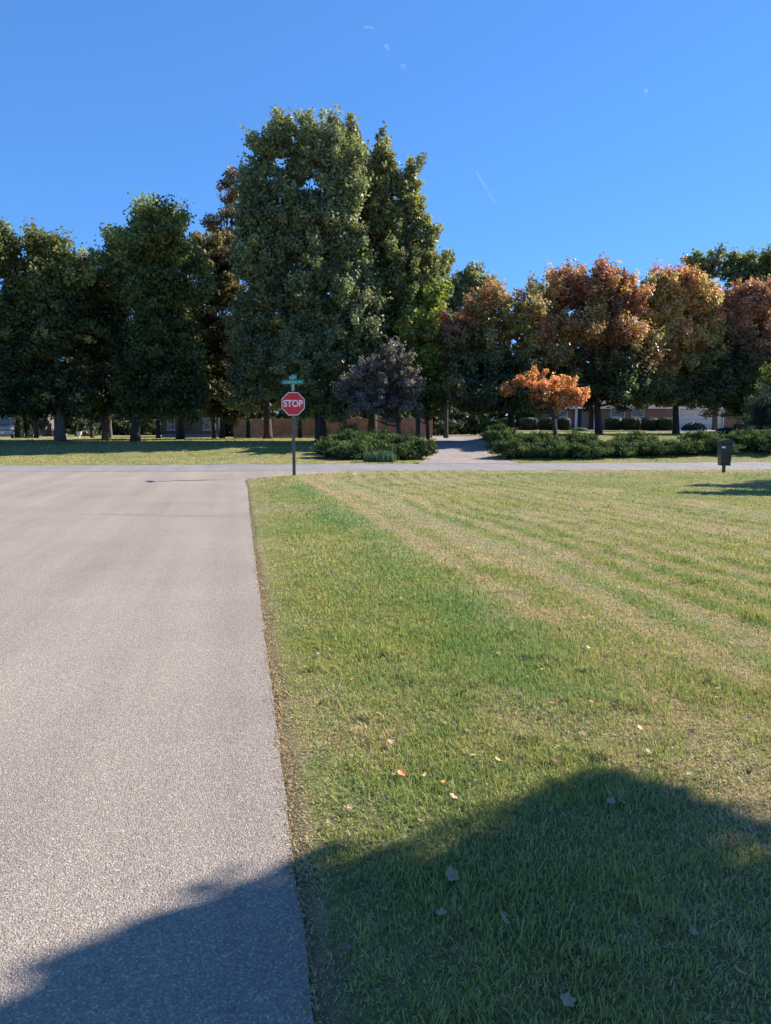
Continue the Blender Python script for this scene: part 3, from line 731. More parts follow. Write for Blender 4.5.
# ---------------------------------------------------------------- trees far behind everything
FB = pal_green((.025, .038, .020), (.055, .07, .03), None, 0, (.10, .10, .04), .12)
r5 = random.Random(3)
FARL = ['dark broad tree far behind the left lawn', 'dark broad tree far behind the picket of trunks', 'dark bushy tree far behind the driveway', 'dark tree far behind the brick house']
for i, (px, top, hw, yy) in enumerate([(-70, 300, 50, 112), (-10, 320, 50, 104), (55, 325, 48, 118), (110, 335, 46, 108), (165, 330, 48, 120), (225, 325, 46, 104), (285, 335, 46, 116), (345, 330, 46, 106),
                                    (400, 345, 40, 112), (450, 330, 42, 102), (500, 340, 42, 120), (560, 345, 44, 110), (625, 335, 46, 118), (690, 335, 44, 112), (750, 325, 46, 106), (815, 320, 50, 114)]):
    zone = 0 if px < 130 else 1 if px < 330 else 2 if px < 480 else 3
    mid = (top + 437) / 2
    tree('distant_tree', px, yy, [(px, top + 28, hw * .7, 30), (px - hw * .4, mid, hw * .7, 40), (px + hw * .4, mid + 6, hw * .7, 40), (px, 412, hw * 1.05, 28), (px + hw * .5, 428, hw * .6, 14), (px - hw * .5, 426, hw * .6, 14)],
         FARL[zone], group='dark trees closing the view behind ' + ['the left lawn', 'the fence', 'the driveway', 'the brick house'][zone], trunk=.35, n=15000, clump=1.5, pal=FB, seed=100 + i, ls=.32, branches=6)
# understory shrubs behind fence and between trunks
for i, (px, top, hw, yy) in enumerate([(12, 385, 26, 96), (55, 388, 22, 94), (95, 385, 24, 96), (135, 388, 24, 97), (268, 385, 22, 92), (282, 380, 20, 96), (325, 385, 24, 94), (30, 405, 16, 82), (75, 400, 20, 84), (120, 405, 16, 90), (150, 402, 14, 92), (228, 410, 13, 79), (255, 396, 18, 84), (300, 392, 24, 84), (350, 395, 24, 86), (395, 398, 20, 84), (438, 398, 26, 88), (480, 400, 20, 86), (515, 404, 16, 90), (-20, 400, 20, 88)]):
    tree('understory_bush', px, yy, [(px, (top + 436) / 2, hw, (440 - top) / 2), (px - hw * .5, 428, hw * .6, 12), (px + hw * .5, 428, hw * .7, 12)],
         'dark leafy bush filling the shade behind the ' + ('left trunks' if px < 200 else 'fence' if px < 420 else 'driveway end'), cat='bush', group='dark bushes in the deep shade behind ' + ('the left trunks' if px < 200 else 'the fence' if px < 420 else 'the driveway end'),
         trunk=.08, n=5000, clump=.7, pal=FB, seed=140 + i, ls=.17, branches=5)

# ---------------------------------------------------------------- the trees off to the right that throw the near shade
def shade_tree(name, label, base, core, outline, seed, n, ls, pal, hrange, clump, trunk=.22, spots=(), holes=()):
    """core: ellipsoids (world, relative to base); outline: ground points where the shadow edge falls -> twigs of leaf up the sun ray"""
    r = np.random.RandomState(seed); bx, by = base; bz = gh(bx, by)
    root = empty(name, (bx, by, bz)); tag(root, label, 'tree')
    cs, rs = [], []
    cot = 1 / math.tan(ELEV)
    for (lx, ly, lz, rx, ry, rz, k) in core:
        d = r.normal(size=(k, 3)); d /= np.linalg.norm(d, axis=1)[:, None]
        c = A_([lx, ly, lz]) + d * (r.rand(k) ** .4)[:, None] * A_([rx, ry, rz]); cs.append(c); rs.append(np.full(k, clump) * r.uniform(.8, 1.3, k))
    for (gx_, gy_, rad, k) in outline:
        h = r.uniform(hrange[0], hrange[1], k)
        p = np.stack([gx_ + AZ.x * cot * h - bx + r.normal(0, rad * .35, k), gy_ + AZ.y * cot * h - by + r.normal(0, rad * .35, k), h], -1)
        cs.append(p); rs.append(np.full(k, rad))
    cc = np.concatenate(cs); cr = np.concatenate(rs)
    # keep the clump's shadow off the sunny side
    n_ax = np.array([-AZ.y, AZ.x])
    gxp = cc[:, 0] + bx - AZ.x * cot * cc[:, 2]; gyp = cc[:, 1] + by - AZ.y * cot * cc[:, 2]
    ok = np.ones(len(cc), bool)
    if spots:
        ol = np.array(spots)
        lim = np.interp(gxp, ol[:, 0], ol[:, 1])
        ok &= (gyp + cr * .5 < lim + .09 * (cr < .12)) | (gxp > ol[-1, 0] + 1.5) & (gyp + cr < 3.0) | (gxp < ol[0, 0] - 1)
    for (hx_, hy_, hr_) in holes: ok &= np.hypot(gxp - hx_, gyp - hy_) > hr_ + cr * .3
    cc, cr = cc[ok], cr[ok]
    w_ = cr ** 2; w_ /= w_.sum(); wl = r.choice(len(cc), n, p=w_)
    d = r.normal(size=(n, 3)); d /= np.linalg.norm(d, axis=1)[:, None]
    pos = cc[wl] + d * (r.rand(n) ** .45 * cr[wl])[:, None]
    hf = np.clip(cc[:, 2] / cc[:, 2].max(), 0, 1); col = pal(hf, cc, r)[wl] * r.uniform(.7, 1.3, n)[:, None]
    leaves_mesh('crown', pos, d * .7 + r.normal(size=(n, 3)) * .6, ls * r.uniform(.7, 1.3, n), np.clip(col, .005, 1), LEAF, root, seed=seed)
    top = cc[:, 2].max() * .85; mb = MB(); P = []
    for i in range(11):
        k = i / 10; P.append((math.sin(k * 4) * trunk * k, math.cos(k * 3) * trunk * k, -.1 + (top + .1) * k))
    mb.tube(P, [trunk * (1.3 if i == 0 else 1) * (1 - i / 10) ** .8 + .02 for i in range(11)], 10)
    P = np.array(P)
    for q in r.choice(len(cc), min(46, len(cc)), replace=False):
        t_ = cc[q]; hz = float(np.clip(t_[2] * r.uniform(.5, .85), 1.6, top * .9))
        lp = limb_path((np.interp(hz, P[:, 2], P[:, 0]), np.interp(hz, P[:, 2], P[:, 1]), hz), t_, r); m_ = len(lp)
        mb.tube(lp, [max(.008, trunk * .4 * (1 - i / (m_ - 1))) for i in range(m_)], 6)
    mb.build('trunk', BARK, root); return root
edge = [(-40, 1010), (0, 984), (60, 962), (130, 936), (190, 912), (222, 886), (255, 864), (300, 851), (360, 845), (430, 842), (480, 824), (530, 806), (590, 786), (640, 792), (690, 802), (735, 826), (775, 848), (840, 872)]
EP = [G(*p, .04) for p in edge]
outl = []
nax = np.array([-AZ.y, AZ.x])
r6 = np.random.RandomState(4)
E2 = np.array(EP)
# twigs just inside the edge, and more behind them
for i in range(len(E2) - 1):
    a_, b_ = E2[i], E2[i + 1]; L_ = np.linalg.norm(b_ - a_); k_ = max(1, int(L_ / .16))
    dirn = (b_ - a_) / L_; inn = np.array([dirn[1], -dirn[0]])
    for j in range(k_):
        p_ = a_ + (b_ - a_) * (j + .5) / k_
        rr_ = r6.uniform(.10, .17); q_ = p_ + inn * (rr_ * .5)
        outl.append((q_[0], q_[1], rr_, 3))
        outl.append((p_[0] - inn[0] * r6.uniform(-.03, .10), p_[1] - inn[1] * r6.uniform(-.03, .10), r6.uniform(.03, .08), 2))
        for t_ in (.35, .65, 1.0, 1.4, 1.8, 2.3):
            if t_ < 1.2 and r6.rand() < (.10 if p_[0] < -.05 else .08): continue
            rr_ = .24; q_ = p_ + inn * (t_ + r6.normal(0, .05))
            outl.append((q_[0], q_[1], rr_, 2))
base1 = (8.7, 3.3)
core1 = [(0, -.5, 6.0, 3.2, 3.0, 3.2, 260), (.5, -1.5, 4.8, 3.2, 2.6, 2.4, 140), (-.6, -.6, 7.2, 2.2, 2.2, 2.0, 90)]
shade_tree('maple_tree', 'maple standing outside the view on the right, its shadow in the foreground', base1, core1, outl, 41, 130000, .065, pal_maple(.3, OR), (4.2, 7.2), .5, spots=[tuple(e) for e in E2],
  holes=[(*G(742, 962), .0)])
base2 = (20.0, 22.9)
cot_ = 1 / math.tan(ELEV)
o2 = []
for (px, py, rad, k) in [(708, 484.5, .35, 3), (735, 485, .4, 4), (765, 485.5, .4, 5), (695, 492, .28, 3), (720, 492.5, .4, 5), (750, 492.5, .45, 6), (780, 492, .5, 6), (800, 487, .5, 5), (740, 489, .3, 2)]:
    g_ = G(px, py, .1); o2.append((g_[0], g_[1], rad, k))
shade_tree('maple_tree', 'maple standing outside the view beyond the mailbox lawn', base2, [(.3, .3, 6, 2.0, 2.0, 2.4, 120)], o2, 42, 40000, .08, pal_maple(.3, OR), (3.6, 6.5), .55)

# ---------------------------------------------------------------- junipers, hedges, low plants
def juniper(px, y, wpx, hpx, label, group, seed, n=8500, col=((.04, .07, .025), (.15, .21, .07)), upright=.45, top=None):
    y = 32.7 + (y - 35) * (.62 if group == JL else .85); wpx *= 1.3; hpx *= .85 if group == JL else .95
    r = np.random.RandomState(seed); bx = X(px, y, .3); bz = gh(bx, y); W_ = M(wpx, y) / 2; H_ = M(hpx, y)
    root = empty('juniper_shrub', (bx, y, bz)); tag(root, label, 'shrub', group)
    ns = int(34 + W_ * 22); cen = []; tn = []; cl = []; mb = MB()
    c0, c1 = A_(col[0]), A_(col[1])
    for i in range(ns):
        a = r.uniform(0, 2 * PI); el = r.uniform(.1, 1.45) ** 1; L = r.uniform(.6, 1.05)
        tip = A_([math.cos(a) * W_ * math.cos(el) * L * 1.05, math.sin(a) * W_ * math.cos(el) * L * .75, max(.08, H_ * math.sin(el) ** .7 * L * r.uniform(.75, 1.1))])
        st = A_([math.cos(a) * W_ * .25 * r.rand(), math.sin(a) * W_ * .2 * r.rand(), .05])
        if i % 4 == 0: mb.tube([tuple(st), tuple((st + tip) * .5 + A_([0, 0, .05])), tuple(tip)], [.022, .014, .004], 5)
        k = r.uniform(.15, 1.0, n // ns) ** .7; m_ = len(k)
        p = st + (tip - st) * k[:, None]; p[:, 2] += np.sin(k * PI) * H_ * .12 - (k > .85) * .02
        sp_ = .16 * (1.15 - k * .6)[:, None] * min(1.0, .5 + W_ * .4)
        p += r.normal(size=(m_, 3)) * sp_ * A_([1, 1, .6])
        d = (tip - st) / np.linalg.norm(tip - st) + A_([0, 0, upright]) + r.normal(size=(m_, 3)) * .35
        cen.append(p); tn.append(d)
        cl.append((c0 + (c1 - c0) * r.rand() * np.clip(k * 1.2, .3, 1)[:, None]) * r.uniform(.7, 1.3, m_)[:, None])
    cen = np.concatenate(cen); tn = np.concatenate(tn); cl = np.concatenate(cl); m_ = len(cen)
    cen[:, 2] = np.maximum(cen[:, 2], .03)
    nr_ = r.normal(size=(m_, 3)) + A_([0, 0, .6])
    leaves_mesh('foliage', cen, nr_, r.uniform(.05, .11, m_), np.clip(cl, .004, 1), NEEDLE, root, aspect=.26, tan=tn, seed=seed)
    mb.build('stems', BARK, root); return root
JL = 'spreading junipers left of the driveway'; JR = 'spreading junipers right of the driveway'
jl = [(333, 36.5, 36, 22, 'juniper at the left tip of the bed beside the sign post'), (352, 35.2, 38, 20, 'low juniper near the left end, in front of the purple-grey tree'),
      (372, 37.5, 40, 24, 'spreading juniper below the purple-grey tree'), (392, 35.0, 38, 19, 'low front juniper behind the strappy plants'), (402, 38.5, 40, 25, 'taller juniper near the driveway, left side'),
      (418, 36.0, 30, 24, 'juniper touching the left edge of the driveway'), (345, 39.5, 40, 26, 'rear juniper in front of the wooden fence'), (372, 40.8, 44, 25, 'rear juniper near the little trunk')]
for i, a in enumerate(jl): juniper(a[0], a[1], a[2], a[3], a[4], JL, 200 + i)
jr = [(500, 40.0, 36, 23, 'juniper touching the right edge of the driveway'), (515, 36.0, 46, 19, 'low front juniper at the left end of the right bed'), (536, 38.5, 44, 20, 'juniper behind the left end of the right bed'),
      (552, 35.6, 46, 17, 'sunlit front juniper below the small orange maple'), (585, 35.6, 44, 16, 'sunlit front juniper, third along the right bed'), (578, 39, 44, 16, 'rear juniper between two maple trunks'),
      (615, 36.2, 44, 16, 'front juniper below the wide maple trunk'), (648, 36.6, 44, 16, 'front juniper left of the orange maple trunk'), (632, 39.6, 46, 15, 'rear juniper midway along the right bed'),
      (682, 36.8, 42, 16, 'front juniper left of the mailbox'), (716, 37.2, 40, 17, 'front juniper directly behind the mailbox'), (702, 40.4, 44, 14, 'rear juniper left of the dome shaped bush'),
      (766, 37.5, 52, 26, 'front juniper at the right edge of the photo'), (745, 38.8, 44, 22, 'juniper right of the mailbox'), (478 + 14, 44.5, 26, 20, 'back juniper beside the driveway bend'), (800, 39, 50, 30, 'juniper just past the right edge')]
for i, a in enumerate(jr): juniper(a[0], a[1], a[2], a[3], a[4], JR, 230 + i)
juniper(768, 42.5, 50, 58, 'tall blue-green juniper mound at the right edge', JR, 260, n=12000, col=((.03, .05, .04), (.10, .14, .11)), upright=.1)
# strappy plants
def strappy(px, y, seed, label):
    r = np.random.RandomState(seed); bx = X(px, y, .2); bz = gh(bx, y); n = 70
    V, Fc = [], []
    for i in range(n):
        a = r.uniform(0, 2 * PI); L = r.uniform(.35, .62); ln = r.uniform(.1, .75); wv = .016
        ox, oy = r.normal(0, .09, 2); d = A_([math.cos(a), math.sin(a), 0]); s_ = A_([-d[1], d[0], 0]) * wv
        b0 = len(V)
        for k in (0, .4, .75, 1.0):
            p = A_([ox, oy, 0]) + d * math.sin(ln * k) * L * k + A_([0, 0, math.cos(ln * k * 1.1) * L * k]); f_ = 1 - k * .85
            V += [p - s_ * f_, p + s_ * f_]
        for k in range(3): Fc.append((b0 + 2 * k, b0 + 2 * k + 1, b0 + 2 * k + 3, b0 + 2 * k + 2))
    col = np.repeat((A_([.13, .19, .12]) * r.uniform(.7, 1.5, n)[:, None]), 8, 0)
    root = np_mesh('strappy_plant', np.array(V), np.array(Fc), NEEDLE, col); root.location = (bx, y, bz)
    tag(root, label, 'plant', 'strappy plants along the front of the left juniper bed')
for i, (px, lab) in enumerate([(368, 'pale strappy plant, first from the left at the road side'), (376, 'pale strappy plant, second from the left'), (384, 'pale strappy plant, third from the left'), (392, 'pale strappy plant nearest the driveway')]):
    strappy(px, 31.5, 300 + i, lab)

def leafy_box(name, px, y, wpx, hpx, label, group, seed, n=3500, depth=1.2, col=((.022, .036, .016), (.05, .07, .026)), dome=False, cat='shrub'):
    r = np.random.RandomState(seed); bx = X(px, y, 1.2); bz = gh(bx, y); w_, h_ = M(wpx, y), M(hpx, y)
    root = empty(name, (bx, y, bz)); tag(root, label, cat, group)
    d = r.normal(size=(n, 3)); d[:, 2] = np.abs(d[:, 2]) if dome else d[:, 2]
    d /= (np.linalg.norm(d, axis=1)[:, None] if dome else (np.abs(d) ** 6).sum(1)[:, None] ** (1 / 6))
    k = r.uniform(.86, 1.05, n)[:, None]
    if dome: p = d * k * A_([w_ / 2, depth / 2, h_])
    else: p = d * k * A_([w_ / 2, depth / 2, h_ / 2]) + A_([0, 0, h_ / 2 + .02])
    p[:, 2] = np.maximum(p[:, 2], .03)
    c = (A_(col[0]) + (A_(col[1]) - A_(col[0])) * r.rand(n)[:, None]) * r.uniform(.8, 1.25, n)[:, None]
    leaves_mesh('foliage', p, d + r.normal(size=(n, 3)) * .5, r.uniform(.05, .10, n), c, LEAF, root, seed=seed)
    mb = MB()                                        # twiggy core
    rr_ = np.random.RandomState(seed + 5)
    for q in range(26):
        a = rr_.uniform(0, 2 * PI); mb.tube([(0, 0, 0), (math.cos(a) * w_ * .2, math.sin(a) * depth * .2, h_ * .4), (math.cos(a) * w_ * .42, math.sin(a) * depth * .4, h_ * rr_.uniform(.4, .85))], [.03, .02, .006], 5)
    mb.lathe([(w_ * .05, .02), (w_ * .34, .1), (w_ * .36, h_ * .6), (w_ * .2, h_ * .8)], 0, 0, 0, 10)
    mb.build('stems', BARK, root); return root
HG = 'clipped box shrubs along the brick house'
for i, (px, w_, h_, lab) in enumerate([(490, 14, 12, 'clipped shrub furthest left by the driveway'), (507, 15, 12, 'clipped shrub, second from the left along the brick house'), (528, 17, 12, 'clipped shrub left of the small maple trunk'),
        (547, 15, 12, 'clipped shrub left of the entry column'), (564, 10, 12, 'narrow clipped shrub touching the entry column'), (613, 14, 12, 'clipped shrub right of the entry'), (631, 17, 12, 'clipped shrub under the right window'),
        (649, 16, 12, 'clipped shrub right of the window'), (665, 14, 12, 'clipped shrub beside the garage corner')]):
    leafy_box('box_shrub', px, 76 + (i % 2) * .4, w_, h_, lab, HG, 320 + i)
leafy_box('mound_shrub', 694, 70, 24, 8, 'low dark mound shrub in front of the garage door', None, 340, dome=True, depth=1.8)
leafy_box('dome_shrub', 727, 43.5, 24, 6.5, 'dark dome-shaped bush just behind the mailbox top', None, 341, dome=True, depth=1.3, n=3000, col=((.02, .022, .02), (.05, .05, .04)))
leafy_box('box_shrub', 745, 80, 20, 7, 'low dark hedge right of the brick garage pier', None, 342, depth=1.0)
leafy_box('column_shrub', 20, 53, 9, 21, 'narrow dark shrub beside the parked truck, left one of a pair', 'pair of narrow shrubs beside the truck', 343, dome=True, depth=.7)
leafy_box('column_shrub', 28, 53.4, 8, 20, 'narrow dark shrub beside the parked truck, right one of a pair', 'pair of narrow shrubs beside the truck', 344, dome=True, depth=.7)
leafy_box('entry_shrub', 580, 72, 16, 3, 'low pale groundcover clump at the entry', None, 345, dome=True, depth=.8, col=((.12, .15, .06), (.2, .24, .1)), n=1200)
# ---------------------------------------------------------------- signs
RED = paint('sign_red', (.72, .022, .035), .45, .06); SWHITE = paint('sign_white', (.85, .85, .84), .45, .04)
LETT = paint('sign_letter_green_white', (.55, .75, .68), .5, .05); SGREEN = paint('sign_green', (.008, .24, .18), .4, .08); STEEL = paint('galvanised_steel', (.17, .165, .16), .6, .2, metal=.4); PALEST = paint('bracket', (.42, .5, .5), .5, .1, metal=.3)
def flat_text(s, size, mat, parent, loc, rot, name='lettering', sx=1.0, off=.0, ext_=.0015):
    c = bpy.data.curves.new(name, 'FONT'); c.body = s; c.size = size; c.align_x = 'CENTER'; c.align_y = 'CENTER'; c.extrude = ext_; c.offset = off
    tmp = bpy.data.objects.new(name, c); C.objects.link(tmp)
    dg = bpy.context.evaluated_depsgraph_get(); me = bpy.data.meshes.new_from_object(tmp.evaluated_get(dg)); bpy.data.objects.remove(tmp)
    me.materials.clear(); me.materials.append(mat)
    o = bpy.data.objects.new(name, me); link(o, parent); o.location = loc; o.rotation_euler = rot; o.scale = (sx, 1, 1); return o
sx_, sy_ = G(294.2, 476.3, .03)
sz_ = gh(sx_, sy_)
ss_ = empty('stop_sign', (sx_, sy_, sz_), math.radians(2))
tag(ss_, 'red octagonal STOP sign on a steel post at the grass corner', 'sign')
signc = Z(403.8, sy_) - sz_
mb = MB()   # U channel post
for (a, b, wx, wy) in ((0, .004, .045, .004), (-.024, -.010, .004, .03), (.024, -.010, .004, .03), (-.036, -.024, .026, .004), (.036, -.024, .026, .004)):
    mb.box(a, b + .02, (signc + .56) / 2 - .1, wx, wy, signc + .56 + .2)
post = mb.build('post', STEEL, ss_)
def octo(R_): return [(R_ * math.cos(PI / 8 + k * PI / 4), R_ * math.sin(PI / 8 + k * PI / 4)) for k in range(8)]
OR_ = .348 / math.cos(PI / 8)
mb = MB(); mb.prism([(x, z + signc) for x, z in octo(OR_)], 'y', -.012, -.008); sb_ = mb.build('sign_border', SWHITE, ss_)
mb = MB(); mb.prism([(x, z + signc) for x, z in octo(OR_ * .94)], 'y', -.0145, -.0122); sf_ = mb.build('sign_face', RED, ss_)
flat_text('STOP', .285, SWHITE, sf_, (0, -.017, signc), (PI / 2, 0, 0), sx=.86, off=.007)
for zz in (signc + .26, signc - .26):
    mb = MB(); mb.lathe([(.013, 0), (.013, .004), (.007, .009)], 0, 0, 0, 8); b_ = mb.build('bolt', STEEL, sf_); b_.location = (0, -.0148, zz); b_.rotation_euler = (PI / 2, 0, 0)
mb = MB(); mb.box(0, .012, signc + .48, .05, .045, .17, .008); mb.box(0, .012, signc + .565, .075, .05, .035, .006); mb.build('bracket', PALEST, ss_)
# street name blades
bl = empty('street_name_sign', (sx_, sy_, sz_), math.radians(2)); tag(bl, 'pair of green street name blades crossed above the STOP sign', 'sign')
z1 = signc + .655; z2 = signc + .795
def letters(seed, n, hgt, x0, x1, zc, y, parent, rz=0):
    """illegible from here: small white strokes of letter height"""
    r = random.Random(seed); mb = MB(); st = (x1 - x0) / n
    for i in range(n):
        xx = x0 + st * (i + .5); h_ = hgt if i == 0 or i == n - 2 or r.random() < .25 else hgt * .68; zb = zc - hgt / 2
        mb.box(xx - st * .26, y, zb + h_ / 2, st * .17, .002, h_); 
        if r.random() < .75: mb.box(xx + st * .16, y, zb + hgt * .34, st * .17, .002, hgt * .68)
        mb.box(xx - st * .04, y, zb + (hgt * .6 if r.random() < .6 else .012), st * .28, .002, .018)
    return mb.build('lettering', LETT, parent)
mb = MB(); mb.box(-.01, 0, z1, .64, .006, .13, .0015); bA = mb.build('name_blade', SGREEN, bl); bA['label'] = 'lower green blade facing the side road'
letters(5, 9, .075, -.29, .12, z1, -.0045, bA); letters(8, 2, .05, .17, .27, z1 + .01, -.0045, bA)
mb = MB(); mb.box(0, 0, z2, .64, .006, .13, .0015); bB = mb.build('name_blade', SGREEN, bl); bB['label'] = 'upper green blade turned towards the cross road'
letters(6, 10, .07, -.27, .27, z2, -.0045, bB); bB.rotation_euler = (0, 0, math.radians(-64))
mb = MB(); mb.box(0, .012, (z1 + z2) / 2, .03, .03, .04, .004); mb.build('clamp', PALEST, bl)
mb = MB(); mb.box(0, 0, z2 + .075, .03, .02, .03, .004); mb.build('clamp', PALEST, bl)

# ---------------------------------------------------------------- mailbox
mx_, my_ = G(723.5, 473.2, .05); mz_ = gh(mx_, my_)
mbx = empty('mailbox', (mx_, my_, mz_), math.radians(-6)); tag(mbx, 'dark plastic mailbox with rounded lid on a thin post at the road edge', 'mailbox')
MBD = paint('mailbox_dark', (.018, .027, .030), .38, .2, coat=.2); POSTM = paint('post_wood', (.12, .09, .07), .85, .3)
h0, h1 = Z(464, my_) - mz_, Z(440.5, my_) - mz_
mb = MB(); mb.box(0, 0, h0 / 2 - .1, .09, .09, h0 + .2, .008); mb.build('post', POSTM, mbx)
mb = MB(); mb.box(0, 0, (h0 + h1) / 2 - .03, .38, .42, h1 - h0 - .06, .035, taper=.82); mb.build('body', MBD, mbx)
mb = MB(); pr = [(-.235, 0), (.235, 0), (.235, .03), (.18, .075), (.10, .105), (0, .115), (-.10, .105), (-.18, .075), (-.235, .03)]
mb.prism([(x, z + h1 - .085) for x, z in pr], 'y', -.245, .245); mb.build('lid', MBD, mbx)
mb = MB(); mb.box(0, -.213, h1 - .27, .33, .012, .22, .01); dd_ = mb.build('door', MBD, mbx); mb = MB(); mb.box(0, -.228, h1 - .19, .08, .02, .02, .006); mb.build('handle', STEEL, dd_)
mb = MB(); mb.box(-.11, -.2225, h1 - .21, .11, .006, .06, .002); lb_ = mb.build('number_plate', SWHITE, mbx)
mb = MB(); mb.box(0, -.02, h0 - .02, .30, .34, .05, .01); mb.build('bottom_tray', MBD, mbx)

# ---------------------------------------------------------------- wooden fence
FW = paint('fence_wood', (.31, .165, .11), .85, .35, 1.5); FW2 = paint('fence_wood_dark', (.26, .16, .12), .85, .35, 1.5)
def fence(px0, px1, y0, y1, mat, label, hgt=1.83):
    x0, x1 = X(px0, y0), X(px1, y1); bz = gh((x0 + x1) / 2, (y0 + y1) / 2)
    root = empty('wooden_fence', (x0, y0, bz)); tag(root, label, 'fence')
    L = math.hypot(x1 - x0, y1 - y0); a = math.atan2(y1 - y0, x1 - x0); root.rotation_euler = (0, 0, a)
    r = random.Random(int(px0)); mb = MB(); x = 0
    while x < L - .07:
        hh = hgt + r.uniform(-.02, .02)
        mb.box(x + .07, 0, hh / 2, .132, .018, hh, .004); x += .146
    mb.build('boards', mat, root)
    mb = MB()
    for zz in (.35, 1.0, 1.6): mb.box(L / 2, .035, zz, L, .04, .09)
    mb.build('rails', mat, root)
    x = 0
    while x <= L + .01:
        mb = MB(); mb.box(x, .10, .95, .10, .10, 1.9, .008); mb.build('post', mat, root); x += L / max(1, round(L / 2.4))
fence(234, 266, 70.5, 70.5, FW2, 'short weathered wooden fence section left of the sign post trunk')
fence(273, 432, 69.0, 69.0, FW, 'long reddish wooden privacy fence behind the junipers')

# ---------------------------------------------------------------- houses
def window(parent, cx, cz, w_, h_, yf, frame=WHITE, mull=(1, 1), curtain=None):
    mb = MB(); t = .07
    mb.box(cx, yf - .03, cz + h_ / 2, w_ + 2 * t, .07, t); mb.box(cx, yf - .03, cz - h_ / 2, w_ + 2 * t, .07, t)
    mb.box(cx - w_ / 2, yf - .028, cz, t, .066, h_ - t); mb.box(cx + w_ / 2, yf - .028, cz, t, .066, h_ - t)
    mb.box(cx, yf - .026, cz, w_ - t, .06, .05)
    for i in range(1, mull[0] + 1):
        if mull[0] > 0: mb.box(cx - w_ / 2 + w_ * i / (mull[0] + 1), yf - .022, cz, .025, .05, h_ - t)
    o = mb.build('window', frame, parent)
    mb = MB(); mb.box(cx, yf - .008, cz, w_ - .02, .01, h_ - .02); mb.build('pane', GLASS, o)
    mb = MB(); mb.box(cx, yf - .05, cz - h_ / 2 - .07, w_ + .26, .10, .05, .008); mb.build('sill', frame, o)
    return o
def gable_roof(mb, x0, x1, y0, y1, z0, rise_, over=.5, axis='x', th=.18):
    ym = (y0 + y1) / 2; s = rise_ / ((y1 - y0) / 2)
    if axis == 'x':
        prof = [(y0 - over, z0 - over * s), (ym, z0 + rise_), (y1 + over, z0 - over * s), (y1 + over, z0 - over * s - th), (ym, z0 + rise_ - th), (y0 - over, z0 - over * s - th)]
        mb.prism(prof, 'x', x0 - over, x1 + over)
    else:
        xm = (x0 + x1) / 2; s = rise_ / ((x1 - x0) / 2)
        prof = [(x0 - over, z0 - over * s), (xm, z0 + rise_), (x1 + over, z0 - over * s), (x1 + over, z0 - over * s - th), (xm, z0 + rise_ - th), (x0 - over, z0 - over * s - th)]
        mb.prism(prof, 'y', y0 - over, y1 + over)
# dark house left of centre
hy = 76.0; hx0, hx1 = X(162, hy), X(219, hy); hb = gh((hx0 + hx1) / 2, hy)
SID = siding_mat('dark_siding', (.055, .065, .068)); TRIMG = paint('grey_trim', (.30, .30, .33), .6, .1)
hs_ = empty('dark_house', (hx0, hy, hb)); tag(hs_, 'small dark grey-sided house with two white-framed windows behind the left trees', 'house')
Lw = hx1 - hx0
mb = MB(); mb.box(Lw / 2, 3.5, 1.35, Lw, 7, 2.9); mb.build('wall', SID, hs_)
mb = MB(); gable_roof(mb, 0, Lw, 0, 7, 2.8, 2.2); mb.build('roof', SHINGLE, hs_)
mb = MB(); mb.box(Lw / 2, -.44, 2.42, Lw + 1.0, .05, .16); mb.build('fascia', TRIMG, hs_)
mb = MB(); mb.box(Lw / 2, -.02, .12, Lw + .02, .05, .35); mb.build('foundation', paint('concrete_base', (.18, .17, .16), .9, .2), hs_)
for px in (171.5, 207): window(hs_, X(px, hy) - hx0, Z(424, hy) - hb, .70, 1.15, 0, TRIMG, (1, 1))
for xx in (.04, Lw - .04): mb = MB(); mb.box(xx, -.02, 1.3, .12, .06, 2.5); mb.build('corner_board', SID, hs_)
# pale house with porch at the left edge
py_ = 80.0; qx0, qx1 = X(-60, py_), X(33, py_); qb = gh(qx1, py_)
h2 = empty('porch_house', (qx0, py_, qb)); tag(h2, 'low house with a brick-piered porch behind the parked truck', 'house')
Lw = qx1 - qx0
mb = MB(); mb.box(Lw / 2, 5.0, 1.4, Lw, 7, 3.0); mb.build('wall', siding_mat('tan_siding', (.18, .155, .13)), h2)
mb = MB(); gable_roof(mb, 0, Lw, -.6, 8.5, 3.0, 2.4); mb.build('roof', SHINGLE_BROWN, h2)
mb = MB(); mb.box(Lw / 2, -1.0, 2.68, Lw + 1, .06, .2); mb.build('fascia', paint('fascia_grey', (.35, .38, .36), .6, .1), h2)
for px in (19, -12): mb = MB(); mb.box(X(px, py_) - qx0, -.5, 1.35, .42, .42, 2.8); mb.build('porch_pier', BRICK, h2)
mb = MB(); mb.box(Lw / 2, .3, .08, Lw, 2.2, .3); mb.build('porch_floor', paint('porch_concrete', (.3, .29, .27), .9, .15), h2)
window(h2, X(5, py_) - qx0, 1.6, 1.4, 1.3, 1.5); window(h2, X(-30, py_) - qx0, 1.6, 1.4, 1.3, 1.5)
mb = MB(); mb.box(X(27, py_) - qx0, 1.46, 1.15, .95, .06, 2.1, .01); dd2 = mb.build('door', paint('door_brown', (.10, .05, .035), .5, .2), h2)
mb = MB(); mb.box(X(27, py_) - qx0 + .36, 1.40, 1.1, .05, .06, .05, .01); mb.build('handle', STEEL, dd2)
